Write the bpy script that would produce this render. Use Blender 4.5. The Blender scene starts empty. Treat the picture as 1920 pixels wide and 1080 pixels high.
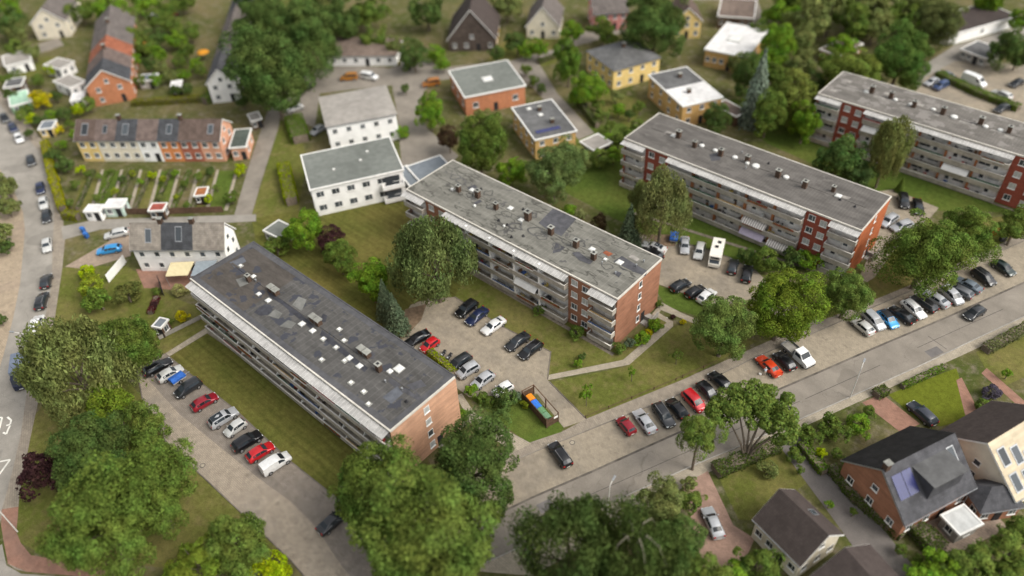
SUN_E, SKY_E, EXPO, DOF, FOCUS, APER = 1.2, .15, .58, True, 118., 1.35
import bpy, math, random
import numpy as np
random.seed(7); RNG = np.random.default_rng(11)
S = bpy.context.scene; COL = S.collection; D = bpy.data
PI = math.pi; R = math.radians
# ---------------------------------------------------------------- camera calibration (world x runs along the apartment blocks, y across them)
FPX, PITCH, ROLL, H, SC = 1462.605, R(42.0786), R(-3.21591), 102.983*.9, .9
YAW = R(-43.39)
E1 = np.array([math.cos(YAW), math.sin(YAW), 0]); N1 = np.array([-math.sin(YAW), math.cos(YAW), 0])
def _w(v): v = np.asarray(v, float); return np.array([v@E1, v@N1, v[2]])
_f = np.array([0, math.cos(PITCH), -math.sin(PITCH)]); _x = np.array([1., 0, 0]); _u = np.cross(_x, _f)
CX_ = _w(_x*math.cos(ROLL)+_u*math.sin(ROLL)); CU_ = _w(-_x*math.sin(ROLL)+_u*math.cos(ROLL)); CF_ = _w(_f)
def G(px, py, z=0.):
    d = CF_+CX_*(px-960)/FPX-CU_*(py-540)/FPX; t = (z-H)/d[2]
    return np.array([d[0]*t, d[1]*t])
def depth(p, z=0): return float(np.array([p[0], p[1], z-H])@CF_)
# ---------------------------------------------------------------- materials
MATS = {}
def newmat(name):
    m = D.materials.new(name); m.use_nodes = True; n = m.node_tree.nodes; n.clear()
    o = n.new('ShaderNodeOutputMaterial'); b = n.new('ShaderNodeBsdfPrincipled')
    m.node_tree.links.new(b.outputs[0], o.inputs[0]); MATS[name] = m
    return m, n, m.node_tree.links.new, b
def rgb(n, c):
    x = n.new('ShaderNodeRGB'); x.outputs[0].default_value = (*c, 1); return x.outputs[0]
def mixc(n, lk, fac, a, b, mode='MIX'):
    x = n.new('ShaderNodeMix'); x.data_type = 'RGBA'; x.blend_type = mode
    for s, v in ((x.inputs[0], fac), (x.inputs[6], a), (x.inputs[7], b)):
        if isinstance(v, tuple): s.default_value = (*v, 1)
        elif isinstance(v, (int, float)): s.default_value = v
        else: lk(v, s)
    return x.outputs[2]
def noise(n, lk, scale, detail=3, coord=None, rough=.55):
    x = n.new('ShaderNodeTexNoise'); x.inputs['Scale'].default_value = scale; x.inputs['Detail'].default_value = detail; x.inputs['Roughness'].default_value = rough
    if coord is not None: lk(coord, x.inputs['Vector'])
    return x.outputs[0]
def ramp(n, lk, v, stops):
    x = n.new('ShaderNodeValToRGB'); e = x.color_ramp.elements
    while len(e) < len(stops): e.new(.5)
    for k, (p, c) in enumerate(stops): e[k].position = p; e[k].color = (*c, 1) if isinstance(c, tuple) else (c, c, c, 1)
    lk(v, x.inputs[0]); return x.outputs[0]
def geo_pos(n): return n.new('ShaderNodeNewGeometry').outputs['Position']
def obj_pos(n): return n.new('ShaderNodeTexCoord').outputs['Object']
def bump(n, lk, b, h, strength, dist):
    x = n.new('ShaderNodeBump'); x.inputs['Strength'].default_value = strength; x.inputs['Distance'].default_value = dist
    lk(h, x.inputs['Height']); lk(x.outputs[0], b.inputs['Normal'])
def M(name, c, rough=.8, var=.25, scale=1.2, big=.12, world=False, spec=.12, metal=0., c2=None, bmp=0.):
    """weathered surface: two octaves of blotches round a base colour"""
    if name in MATS: return MATS[name]
    m, n, lk, b = newmat(name)
    pos = geo_pos(n) if world else obj_pos(n)
    a = ramp(n, lk, noise(n, lk, scale, 5, pos), [(.3, 1-var), (.7, 1+var)])
    g = ramp(n, lk, noise(n, lk, big, 3, pos), [(.35, 1-var*.7), (.65, 1+var*.7)])
    base = rgb(n, c)
    if c2: base = mixc(n, lk, ramp(n, lk, noise(n, lk, big*2.3, 4, pos), [(.42, 0.), (.62, 1.)]), base, c2)
    col = mixc(n, lk, 1., mixc(n, lk, 1., base, a, 'MULTIPLY'), g, 'MULTIPLY')
    lk(col, b.inputs['Base Color']); b.inputs['Roughness'].default_value = rough; b.inputs['Metallic'].default_value = metal
    b.inputs['Specular IOR Level'].default_value = spec
    if bmp: bump(n, lk, b, noise(n, lk, scale*6, 3, pos), .6, bmp)
    return m
def brick(name, c, c2):
    m, n, lk, b = newmat(name); pos = obj_pos(n)
    s = n.new('ShaderNodeSeparateXYZ'); lk(pos, s.inputs[0])
    ad = n.new('ShaderNodeMath'); ad.operation = 'ADD'; lk(s.outputs[0], ad.inputs[0]); lk(s.outputs[1], ad.inputs[1])
    cb = n.new('ShaderNodeCombineXYZ'); lk(ad.outputs[0], cb.inputs[0]); lk(s.outputs[2], cb.inputs[1])
    t = n.new('ShaderNodeTexBrick'); lk(cb.outputs[0], t.inputs['Vector'])
    t.inputs['Scale'].default_value = 1.; t.inputs['Brick Width'].default_value = .25; t.inputs['Row Height'].default_value = .083
    t.inputs['Mortar Size'].default_value = .009; t.inputs['Color1'].default_value = (*c, 1); t.inputs['Color2'].default_value = (*c2, 1)
    t.inputs['Mortar'].default_value = (*[.7*v+.04 for v in c], 1)
    w = ramp(n, lk, noise(n, lk, .45, 5, pos), [(.32, .86), (.68, 1.12)])
    mp = n.new('ShaderNodeMapping'); mp.inputs['Scale'].default_value = (.25, .25, 1.6); lk(pos, mp.inputs[0])
    w2 = ramp(n, lk, noise(n, lk, 1., 4, mp.outputs[0]), [(.35, .86), (.65, 1.1)])
    lk(mixc(n, lk, 1., mixc(n, lk, 1., t.outputs[0], w, 'MULTIPLY'), w2, 'MULTIPLY'), b.inputs['Base Color']); b.inputs['Roughness'].default_value = .9
    b.inputs['Specular IOR Level'].default_value = .04
    return m
def tiles(name, c, row=.33, wid=.3, dark=.62, var=.3):
    """tiled pitched roof: rows and columns in object space"""
    m, n, lk, b = newmat(name); uv = n.new('ShaderNodeTexCoord').outputs['UV']; pos = obj_pos(n)
    t = n.new('ShaderNodeTexBrick'); lk(uv, t.inputs['Vector']); t.offset = 0
    t.inputs['Scale'].default_value = 1; t.inputs['Brick Width'].default_value = wid; t.inputs['Row Height'].default_value = row
    t.inputs['Mortar Size'].default_value = .035
    t.inputs['Color1'].default_value = (*c, 1); t.inputs['Color2'].default_value = (*[v*.8 for v in c], 1); t.inputs['Mortar'].default_value = (*[v*dark for v in c], 1)
    w = ramp(n, lk, noise(n, lk, .8, 5, pos), [(.3, 1-var), (.7, 1+var)])
    lk(mixc(n, lk, 1., t.outputs[0], w, 'MULTIPLY'), b.inputs['Base Color']); b.inputs['Roughness'].default_value = .8
    b.inputs['Specular IOR Level'].default_value = .1
    return m
def bitumen(name, c, c_patch, c_brown, strips=1.0, patch=.62, brown_to=None, dry=None, seam=.7):
    """felt roof: sheet seams across the roof, repaired patches, dried puddle rims"""
    m, n, lk, b = newmat(name); pos = obj_pos(n)
    s = n.new('ShaderNodeSeparateXYZ'); lk(pos, s.inputs[0])
    t = n.new('ShaderNodeTexBrick'); t.offset = .37
    mp = n.new('ShaderNodeCombineXYZ'); lk(s.outputs[1], mp.inputs[0]); lk(s.outputs[0], mp.inputs[1])
    lk(mp.outputs[0], t.inputs['Vector']); t.inputs['Scale'].default_value = 1; t.inputs['Brick Width'].default_value = 6.1; t.inputs['Row Height'].default_value = strips
    t.inputs['Mortar Size'].default_value = .075; t.inputs['Mortar Smooth'].default_value = .5
    t.inputs['Color1'].default_value = (*[v*1.1 for v in c], 1); t.inputs['Color2'].default_value = (*[v*.84 for v in c], 1); t.inputs['Mortar'].default_value = (*[min(1, v*1.7) for v in c], 1)
    col = mixc(n, lk, seam, rgb(n, c), t.outputs[0])
    if brown_to is not None:
        mt = n.new('ShaderNodeMath'); mt.operation = 'LESS_THAN'; lk(s.outputs[0], mt.inputs[0]); mt.inputs[1].default_value = brown_to
        col = mixc(n, lk, mt.outputs[0], col, c_brown)
    # stretched cloudy wear
    mpp = n.new('ShaderNodeMapping'); mpp.inputs['Scale'].default_value = (.5, 1.4, 1); lk(pos, mpp.inputs[0])
    col = mixc(n, lk, 1., col, ramp(n, lk, noise(n, lk, .5, 6, mpp.outputs[0], .65), [(.28, .66), (.72, 1.34)]), 'MULTIPLY')
    nz = noise(n, lk, .42, 4, pos)
    col = mixc(n, lk, ramp(n, lk, nz, [(patch, 0.), (patch+.015, .9)]), col, c_patch)
    if dry: # pale rims left by dried puddles
        nz2 = noise(n, lk, .33, 3, mpp.outputs[0])
        col = mixc(n, lk, ramp(n, lk, nz2, [(.55, 0.), (.57, dry), (.585, dry), (.6, 0.)]), col, tuple(v*.45 for v in c))
    col = mixc(n, lk, 1., col, ramp(n, lk, noise(n, lk, 9, 3, pos), [(.3, .88), (.7, 1.1)]), 'MULTIPLY')
    lk(col, b.inputs['Base Color']); b.inputs['Roughness'].default_value = .9; b.inputs['Specular IOR Level'].default_value = .1
    return m
def paving(name, c, c_stain, size=.22, stain=.55, rot=0., joint=.74):
    m, n, lk, b = newmat(name); pos = geo_pos(n)
    mp = n.new('ShaderNodeMapping'); mp.inputs['Rotation'].default_value = (0, 0, rot); lk(pos, mp.inputs[0])
    t = n.new('ShaderNodeTexBrick'); lk(mp.outputs[0], t.inputs['Vector']); t.inputs['Scale'].default_value = 1
    t.inputs['Brick Width'].default_value = size*2; t.inputs['Row Height'].default_value = size; t.inputs['Mortar Size'].default_value = size*.09
    t.inputs['Color1'].default_value = (*[v*1.06 for v in c], 1); t.inputs['Color2'].default_value = (*[v*.9 for v in c], 1); t.inputs['Mortar'].default_value = (*[v*joint for v in c], 1)
    col = mixc(n, lk, ramp(n, lk, noise(n, lk, .13, 5, pos, .6), [(stain-.08, 0.), (stain+.14, .85)]), t.outputs[0], c_stain)
    col = mixc(n, lk, 1., col, ramp(n, lk, noise(n, lk, .9, 6, pos, .65), [(.3, .8), (.7, 1.16)]), 'MULTIPLY')
    col = mixc(n, lk, ramp(n, lk, noise(n, lk, .55, 5, pos, .7), [(.60, 0.), (.70, .6)]), col, tuple(v*.45 for v in c))
    lk(col, b.inputs['Base Color']); b.inputs['Roughness'].default_value = .9; b.inputs['Specular IOR Level'].default_value = .06
    return m
def asphalt(name, c):
    m, n, lk, b = newmat(name); pos = geo_pos(n)
    col = mixc(n, lk, 1., rgb(n, c), ramp(n, lk, noise(n, lk, .25, 6, pos, .65), [(.3, .8), (.7, 1.2)]), 'MULTIPLY')
    v = n.new('ShaderNodeTexVoronoi'); v.feature = 'DISTANCE_TO_EDGE'; v.inputs['Scale'].default_value = .11
    mp = n.new('ShaderNodeMapping'); lk(pos, mp.inputs[0])
    nx = n.new('ShaderNodeTexNoise'); nx.inputs['Scale'].default_value = .4; lk(pos, nx.inputs['Vector'])
    ad = n.new('ShaderNodeVectorMath'); ad.operation = 'MULTIPLY_ADD'; lk(nx.outputs['Color'], ad.inputs[0]); ad.inputs[1].default_value = (5, 5, 0); lk(pos, ad.inputs[2])
    lk(ad.outputs[0], v.inputs['Vector'])
    col = mixc(n, lk, ramp(n, lk, v.outputs['Distance'], [(.0, .38), (.006, .0)]), col, tuple(x*.42 for x in c))
    col = mixc(n, lk, ramp(n, lk, noise(n, lk, .09, 2, pos), [(.64, 0.), (.655, .5)]), col, tuple(x*.66 for x in c))
    col = mixc(n, lk, 1., col, ramp(n, lk, noise(n, lk, 7, 3, pos), [(.3, .9), (.7, 1.1)]), 'MULTIPLY')
    lk(col, b.inputs['Base Color']); b.inputs['Roughness'].default_value = .9; b.inputs['Specular IOR Level'].default_value = .1
    return m
def grass(name, c, c_dry, dry=.55, stripes=0., c3=None):
    m, n, lk, b = newmat(name); pos = geo_pos(n)
    col = mixc(n, lk, ramp(n, lk, noise(n, lk, .085, 5, pos, .62), [(dry-.14, 0.), (dry+.14, 1.)]), rgb(n, c), c_dry)
    if c3: col = mixc(n, lk, ramp(n, lk, noise(n, lk, .5, 5, pos, .65), [(.5, 0.), (.68, .8)]), col, c3)
    col = mixc(n, lk, 1., col, ramp(n, lk, noise(n, lk, 1.1, 6, pos, .7), [(.3, .72), (.7, 1.24)]), 'MULTIPLY')
    if stripes:
        s = n.new('ShaderNodeSeparateXYZ'); lk(pos, s.inputs[0])
        cb = n.new('ShaderNodeCombineXYZ'); lk(s.outputs[1], cb.inputs[0]); sc = n.new('ShaderNodeMath'); sc.operation = 'MULTIPLY'; sc.inputs[1].default_value = .03; lk(s.outputs[0], sc.inputs[0]); lk(sc.outputs[0], cb.inputs[1])
        col = mixc(n, lk, 1., col, ramp(n, lk, noise(n, lk, 1.5, 2, cb.outputs[0]), [(.35, 1-stripes), (.65, 1+stripes)]), 'MULTIPLY')
    col = mixc(n, lk, 1., col, ramp(n, lk, noise(n, lk, 6, 4, pos, .7), [(.3, .75), (.7, 1.25)]), 'MULTIPLY')
    lk(col, b.inputs['Base Color']); b.inputs['Roughness'].default_value = 1; b.inputs['Specular IOR Level'].default_value = .05
    bump(n, lk, b, noise(n, lk, 9, 4, pos), .8, .08)
    return m
def leafmat():
    m, n, lk, b = newmat('foliage')
    oi = n.new('ShaderNodeObjectInfo'); pos = obj_pos(n); g = n.new('ShaderNodeNewGeometry')
    hs = n.new('ShaderNodeHueSaturation'); lk(oi.outputs['Color'], hs.inputs['Color'])
    rh = ramp(n, lk, noise(n, lk, 2.2, 3, pos), [(.3, .472), (.7, .524)]); lk(rh, hs.inputs['Hue'])
    c = mixc(n, lk, 1., hs.outputs[0], ramp(n, lk, noise(n, lk, 4.2, 4, pos, .6), [(.32, .58), (.68, 1.45)]), 'MULTIPLY')  # clump noise paints light and dark into the leaf colour for crown depth
    c = mixc(n, lk, 1., c, ramp(n, lk, g.outputs['Random Per Island'], [(0., .62), (1., 1.4)]), 'MULTIPLY')
    lk(c, b.inputs['Base Color']); b.inputs['Roughness'].default_value = .75; b.inputs['Specular IOR Level'].default_value = .06
    tr = n.new('ShaderNodeBsdfTranslucent'); lk(c, tr.inputs['Color'])
    mx = n.new('ShaderNodeMixShader'); mx.inputs[0].default_value = .27; lk(b.outputs[0], mx.inputs[1]); lk(tr.outputs[0], mx.inputs[2])
    lk(mx.outputs[0], [x for x in n if x.type == 'OUTPUT_MATERIAL'][0].inputs[0])
    return m
def paintmat():
    m, n, lk, b = newmat('car_paint'); oi = n.new('ShaderNodeObjectInfo'); pos = obj_pos(n)
    c = mixc(n, lk, 1., oi.outputs['Color'], ramp(n, lk, noise(n, lk, 2.5, 4, pos), [(.3, .9), (.7, 1.08)]), 'MULTIPLY')
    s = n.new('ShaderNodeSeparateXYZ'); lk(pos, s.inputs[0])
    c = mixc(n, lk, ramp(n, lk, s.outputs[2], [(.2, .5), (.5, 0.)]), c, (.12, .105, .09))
    lk(c, b.inputs['Base Color']); b.inputs['Roughness'].default_value = .32; b.inputs['Metallic'].default_value = .25
    b.inputs['Coat Weight'].default_value = .6; b.inputs['Coat Roughness'].default_value = .12
    return m
def glassmat(name, c=(.02, .025, .03), rough=.16):
    m, n, lk, b = newmat(name); oi = n.new('ShaderNodeObjectInfo')
    v = mixc(n, lk, oi.outputs['Random'], tuple(x*.6 for x in c), tuple(x*1.9 for x in c))
    lk(v, b.inputs['Base Color']); b.inputs['Roughness'].default_value = rough; b.inputs['Specular IOR Level'].default_value = .32
    return m
def objcol(name, rough=.7):
    m, n, lk, b = newmat(name); oi = n.new('ShaderNodeObjectInfo'); pos = obj_pos(n)
    c = mixc(n, lk, 1., oi.outputs['Color'], ramp(n, lk, noise(n, lk, 2.2, 4, pos), [(.3, .8), (.7, 1.15)]), 'MULTIPLY')
    lk(c, b.inputs['Base Color']); b.inputs['Roughness'].default_value = rough
    return m
LEAF = leafmat(); PAINT = paintmat(); TINT = objcol('tinted_surface'); GLASS = glassmat('car_glass'); PANE = glassmat('window_pane', (.05, .058, .065), .1)
BARK = M('bark', (.16, .13, .10), .95, .35, 3); TYRE = M('tyre_rubber', (.02, .02, .02), .85, .2, 4); RIM = M('wheel_rim', (.35, .35, .36), .4, .15, 6, metal=.7)
DARKPL = M('dark_plastic', (.03, .03, .032), .6, .2, 4); WHITE = M('white_paint', (.74, .73, .70), .55, .10, 1.5)
CONC = M('concrete_parapet', (.37, .335, .285), .9, .22, 1.1, .25); RENDERW = M('white_render', (.84, .83, .81), .85, .08, .7)
METAL = M('grey_metal', (.32, .33, .34), .45, .15, 3, metal=.6); CURTAIN = M('curtained_pane', (.42, .43, .42), .3, .3, 2.5, spec=.5)
CANOPY = M('canopy_sheet', (.41, .40, .385), .5, .18, 1.4, .5); FASCIA = M('roof_edge_trim', (.56, .53, .47), .7, .12, 1.2)
TAIL = M('tail_light', (.35, .012, .012), .3, .2, 4); HEAD = M('head_light', (.65, .67, .68), .15, .1, 4); PLATE = M('number_plate', (.75, .75, .70), .5, .06, 4)
WOOD = M('weathered_wood', (.12, .075, .05), .85, .3, 2.5); SKIN = M('skin', (.52, .32, .23), .6, .1, 3)
GREY_STONE = M('grey_stone', (.33, .31, .28), .9, .2, 1.5)
# ---------------------------------------------------------------- mesh building
class MB:
    def __init__(s): s.v = []; s.f = []; s.m = []; s.mats = []; s.uv = None
    def mi(s, m):
        if m not in s.mats: s.mats.append(m)
        return s.mats.index(m)
    def face(s, pts, m):
        k = len(s.v); s.v += [tuple(map(float, p)) for p in pts]; s.f.append(tuple(range(k, k+len(pts)))); s.m.append(s.mi(m))
    def box(s, x0, x1, y0, y1, z0, z1, m, top=None):
        k = len(s.v)
        s.v += [(x0,y0,z0),(x1,y0,z0),(x1,y1,z0),(x0,y1,z0),(x0,y0,z1),(x1,y0,z1),(x1,y1,z1),(x0,y1,z1)]
        for j, q in enumerate(((0,3,2,1),(4,5,6,7),(0,1,5,4),(1,2,6,5),(2,3,7,6),(3,0,4,7))):
            s.f.append(tuple(k+i for i in q)); s.m.append(s.mi(top if (top and j == 1) else m))
    def obox(s, c, u, l, w, z0, z1, m):
        """box round centre c along unit direction u"""
        u = np.array(u[:2], float); u /= np.linalg.norm(u); v = np.array([-u[1], u[0]]); c = np.array(c[:2], float); k = len(s.v)
        for z in (z0, z1):
            for a, b in ((-1,-1),(1,-1),(1,1),(-1,1)): p = c+u*a*l/2+v*b*w/2; s.v.append((p[0], p[1], z))
        for q in ((0,3,2,1),(4,5,6,7),(0,1,5,4),(1,2,6,5),(2,3,7,6),(3,0,4,7)): s.f.append(tuple(k+i for i in q)); s.m.append(s.mi(m))
    def prism(s, pts, z0, z1, m, side=None):
        n = len(pts); k = len(s.v); a = sum(pts[i][0]*pts[(i+1)%n][1]-pts[(i+1)%n][0]*pts[i][1] for i in range(n))
        if a < 0: pts = pts[::-1]
        s.v += [(p[0],p[1],z0) for p in pts]+[(p[0],p[1],z1) for p in pts]
        s.f.append(tuple(range(k+n, k+2*n))); s.m.append(s.mi(m)); s.f.append(tuple(range(k+n-1, k-1, -1))); s.m.append(s.mi(side or m))
        for i in range(n): j = (i+1)%n; s.f.append((k+i,k+j,k+n+j,k+n+i)); s.m.append(s.mi(side or m))
    def cyl(s, p, q, r0, r1, m, n=10, cap=True):
        p, q = np.array(p, float), np.array(q, float); d = q-p; d /= np.linalg.norm(d)
        a = np.cross(d, (0,0,1) if abs(d[2]) < .9 else (1,0,0)); a /= np.linalg.norm(a); b = np.cross(d, a); k = len(s.v)
        for c, r in ((p, r0), (q, r1)):
            for i in range(n): t = 2*PI*i/n; s.v.append(tuple(c+(a*math.cos(t)+b*math.sin(t))*r))
        for i in range(n): j = (i+1)%n; s.f.append((k+i,k+j,k+n+j,k+n+i)); s.m.append(s.mi(m))
        if cap:
            s.f.append(tuple(range(k+n-1, k-1, -1))); s.m.append(s.mi(m)); s.f.append(tuple(range(k+n, k+2*n))); s.m.append(s.mi(m))
    def tube(s, pts, rs, m, n=7):
        for i in range(len(pts)-1): s.cyl(pts[i], pts[i+1], rs[i], rs[i+1], m, n, True)
    def dome(s, c, r, hgt, m, n=10, k=4, sy=1.):
        prev = None
        for j in range(k+1):
            a = j/k*PI/2; rr = r*math.cos(a); ring = []
            if j == k: s.v.append((c[0], c[1], c[2]+hgt)); ring = [len(s.v)-1]*n
            else:
                for i in range(n): t = 2*PI*i/n; s.v.append((c[0]+rr*math.cos(t), c[1]+rr*sy*math.sin(t), c[2]+hgt*math.sin(a))); ring.append(len(s.v)-1)
            if prev:
                for i in range(n):
                    q = (prev[i], prev[(i+1)%n], ring[(i+1)%n], ring[i]); q = q[:3] if j == k else q
                    s.f.append(q); s.m.append(s.mi(m))
            prev = ring
    def build(s, name, parent=None, smooth=False, bevel=0.):
        me = D.meshes.new(name); me.from_pydata(s.v, [], s.f)
        for m in s.mats: me.materials.append(m)
        me.polygons.foreach_set('material_index', s.m)
        if smooth: me.polygons.foreach_set('use_smooth', [True]*len(s.f))
        if s.uv is not None:
            l = me.uv_layers.new(name='UVMap'); l.data.foreach_set('uv', np.array(s.uv, 'f').ravel())
        me.update(); o = D.objects.new(name, me); COL.objects.link(o); o.parent = parent
        if bevel:
            b = o.modifiers.new('bevel', 'BEVEL'); b.width = bevel; b.segments = 2; b.limit_method = 'ANGLE'
        return o
def tag(o, label, cat, group=None):
    o['label'] = label; o['category'] = cat
    if group: o['group'] = group
    return o
def root(name, loc, rz=0., label=None, cat=None, group=None):
    o = D.objects.new(name, None); COL.objects.link(o); o.location = (loc[0], loc[1], loc[2] if len(loc) > 2 else 0); o.rotation_euler = (0, 0, rz); o.empty_display_size = .5
    if label: tag(o, label, cat, group)
    return o
def copy_tree(o, parent=None):
    c = o.copy(); COL.objects.link(c); c.parent = parent
    for ch in list(o.children): copy_tree(ch, c)
    return c
def drop(o):
    for ch in list(o.children): drop(ch)
    D.objects.remove(o)
def rot_of(v): return math.atan2(v[1], v[0])
# ---------------------------------------------------------------- ground and its surfaces
def sheet(name, pts, z, m, kind='structure'):
    b = MB(); P = [G(*p) for p in pts]
    n = len(P); a = sum(P[i][0]*P[(i+1)%n][1]-P[(i+1)%n][0]*P[i][1] for i in range(n))
    if a < 0: P = P[::-1]
    b.face([(p[0], p[1], z) for p in P], m); o = b.build(name); o['kind'] = kind; return o
LAWN = grass('lawn_grass', (.104, .118, .026), (.17, .148, .052), .55, .0, (.16, .135, .055))
LAWN_M = grass('mown_grass', (.096, .102, .024), (.14, .122, .036), .54, .15)
LAWN_G = grass('lush_grass', (.080, .118, .022), (.12, .135, .032), .58)
LAWN_B = grass('bright_grass', (.115, .135, .016), (.15, .15, .025), .6)
GARDEN = grass('garden_ground', (.07, .085, .022), (.15, .125, .06), .52, 0., (.19, .16, .115))
SLAB = paving('path_slabs', (.36, .315, .245), (.30, .265, .21), .3, .6)
LOTP = paving('parking_paving', (.325, .278, .212), (.21, .184, .15), .2, .54, R(20))
LOTL = paving('block_paving', (.345, .292, .23), (.225, .198, .168), .24, .55, R(0), .6)
WALK = paving('footpath_slabs', (.29, .25, .20), (.22, .19, .16), .3, .55, R(25))
REDP = paving('red_paving', (.30, .17, .125), (.22, .14, .11), .2, .6)
ROAD = asphalt('road_asphalt', (.228, .203, .172)); ROADL = asphalt('pale_asphalt', (.27, .25, .22)); ROADD = asphalt('dark_asphalt', (.155, .14, .13))
SOIL = M('bare_soil', (.17, .12, .08), 1, .3, 1.5, world=True)
g = MB(); g.box(-700, 700, -500, 700, -1, 0, GARDEN); o = g.build('ground'); o['kind'] = 'structure'
# right street: carriageway, parking strip, footpaths
UP = [(820,1022),(927,967),(1000,932),(1113,883),(1257,818),(1400,756),(1547,693),(1657,645),(1780,593),(1913,533),(2050,470)]
LO = [(2050,535),(1913,597),(1827,637),(1723,687),(1510,782),(1380,840),(1300,873),(1130,950),(973,1027),(880,1070)]
PK = [(790,945),(870,903),(967,862),(1120,800),(1280,737),(1423,667),(1553,613),(1727,537),(1853,482),(1913,455),(2050,395)]
FW = [(780,925),(860,885),(963,840),(1053,810),(1100,785),(1280,712),(1347,682),(1440,640),(1613,573),(1723,528),(1853,468),(1913,440),(2050,380)]
sheet('road', UP+LO, .016, ROAD)
sheet('parking_strip', PK+UP[::-1], .024, LOTP)
sheet('pavement', FW+PK[::-1], .030, WALK)
SW = [(2050,548),(1920,612),(1800,668),(1647,737),(1507,800),(1330,885),(1160,985),(1000,1080)]
sheet('south_pavement', LO[::-1]+SW, .020, SLAB)
def ribbon(name, pts, w, z0, z1, m):
    b = MB(); P = [G(*p) for p in pts]
    for i in range(len(P)-1):
        d = P[i+1]-P[i]; b.obox((P[i]+P[i+1])/2, d, np.linalg.norm(d)+.02, w, z0, z1-.0015*(i%2), m)
    o = b.build(name); o['kind'] = 'structure'; return o
ribbon('street_kerb', LO, .16, 0, .11, GREY_STONE); ribbon('gutter', UP, .32, 0, .034, M('gutter_stone', (.12, .105, .09), .9, .35, .8, world=True)); ribbon('parking_kerb', PK, .14, 0, .10, M('kerb_dark', (.19, .17, .145), .9, .25, 1., world=True))
# left street
LR = [(-40,1090),(4,955),(23,885),(39,815),(50,738),(77,627),(88,580),(97,535),(99,455),(102,400),(94,345),(72,283),(36,240),(0,195),(-50,140)]
LL = [(-90,250),(0,318),(24,353),(43,397),(47,431),(38,532),(25,595),(6,668),(-30,790),(-110,1090)]
LW = [(8,1002),(15,1057),(30,1068),(50,1072),(120,1078),(180,1085),(180,1052),(120,1050),(97,1049),(58,1041),(39,1018),(31,998),(37,924),(47,874),(56,827),(66,780),(86,690),(104,589),(117,503),(122,450),(117,400),(112,340),(88,275),(52,228),(10,180),(-40,132)]
sheet('left_road', LR+LL, .016, ROADL)
sheet('left_pavement', LR[::-1]+[(2,975)]+LW, .022, WALK)
sheet('corner_path', [(4,955),(2,985),(8,1020),(15,1057),(50,1072),(120,1078),(200,1086),(200,1056),(120,1049),(97,1048),(58,1041),(39,1018),(31,998),(35,950)], .030, REDP)
sheet('west_verge', [(-60,250),(0,318),(24,353),(43,397),(47,431),(38,532),(25,595),(6,668),(-30,790),(-120,790),(-150,300)], .02, paving('tan_paving', (.36,.29,.21), (.28,.22,.17), .3, .55))
sheet('corner_road', [(-110,1090),(4,1020),(12,1060),(40,1076),(240,1090),(240,1150),(-110,1150)], .017, ROADL)
# lawns
sheet('lawn', [(66,780),(56,827),(37,924),(31,998),(39,1018),(97,1049),(200,1055),(430,1075),(520,1027),(440,950),(347,863),(310,827),(267,747),(230,700),(120,690)], .012, LAWN)
sheet('lawn', [(117,503),(104,589),(86,690),(120,700),(260,690),(310,663),(390,612),(370,575),(330,560),(240,500),(150,498)], .010, LAWN)
sheet('mown_lawn', [(317,670),(392,622),(800,905),(760,960),(640,945),(547,867),(443,770),(377,718)], .012, LAWN_M)
sheet('lawn', [(470,400),(560,395),(660,378),(765,368),(800,405),(900,480),(870,560),(760,580),(850,690),(700,620),(480,455)], .010, LAWN_M)
sheet('lawn', [(850,560),(900,480),(1160,655),(1235,590),(1260,607),(1173,680),(1027,708),(1033,660),(943,613)], .014, LAWN)
sheet('lawn', [(1033,716),(1173,688),(1262,614),(1300,600),(1420,640),(1280,712),(1100,785)], .012, LAWN)
sheet('lawn', [(880,745),(1000,740),(1057,802),(1053,810),(990,832)], .013, LAWN_G)
sheet('lawn', [(1000,250),(1170,230),(1600,420),(1590,500),(1420,510),(1367,484),(1295,460),(1230,450),(1000,330)], .010, LAWN_G)
sheet('lawn', [(1220,530),(1304,560),(1330,600),(1250,575)], .012, LAWN_G)
sheet('lawn', [(1330,190),(1540,170),(1960,350),(1960,400),(1760,395),(1640,360),(1440,270)], .010, LAWN_G)
sheet('lawn', [(1590,560),(1640,470),(1700,430),(1920,400),(1913,440),(1853,468),(1723,528),(1613,573),(1440,640),(1420,600)], .012, LAWN)
# car parks and paths
sheet('left_car_park', [(257,693),(310,663),(377,718),(443,770),(547,867),(630,933),(690,985),(860,960),(870,1000),(760,1060),(700,1130),(610,1130),(547,1053),(440,950),(347,863),(310,827),(267,747)], .026, LOTL)
sheet('bay_paving', [(262,695),(312,665),(377,719),(443,771),(547,868),(629,933),(689,985),(740,1030),(690,1120),(640,1060),(590,985),(545,940),(480,893),(405,832),(335,775),(290,725)], .031, paving('bay_paving', (.25, .215, .18), (.19, .168, .148), .24, .5, 0, .6))
EDGEK = M('kerb_edge', (.15, .13, .11), .9, .3, 1., world=True)
ribbon('kerb', [(310,663),(377,718),(443,770),(547,867),(630,933),(688,984)], .16, 0, .10, EDGEK); ribbon('kerb', [(610,1128),(547,1053),(440,950),(347,863),(310,827),(267,747),(257,693),(308,664)], .16, 0, .10, EDGEK); ribbon('kerb', [(853,557),(943,613),(1033,660),(1027,711)], .14, 0, .10, EDGEK); ribbon('kerb', [(1030,716),(1100,786)], .14, 0, .10, EDGEK); ribbon('kerb', [(1250,449),(1295,459),(1329,469),(1367,483),(1419,508)], .14, 0, .1, EDGEK)
sheet('middle_car_park', [(743,617),(770,572),(800,560),(853,557),(943,613),(1033,660),(1027,713),(1100,787),(1057,802),(1007,738),(880,745),(740,640)], .026, LOTP)
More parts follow.
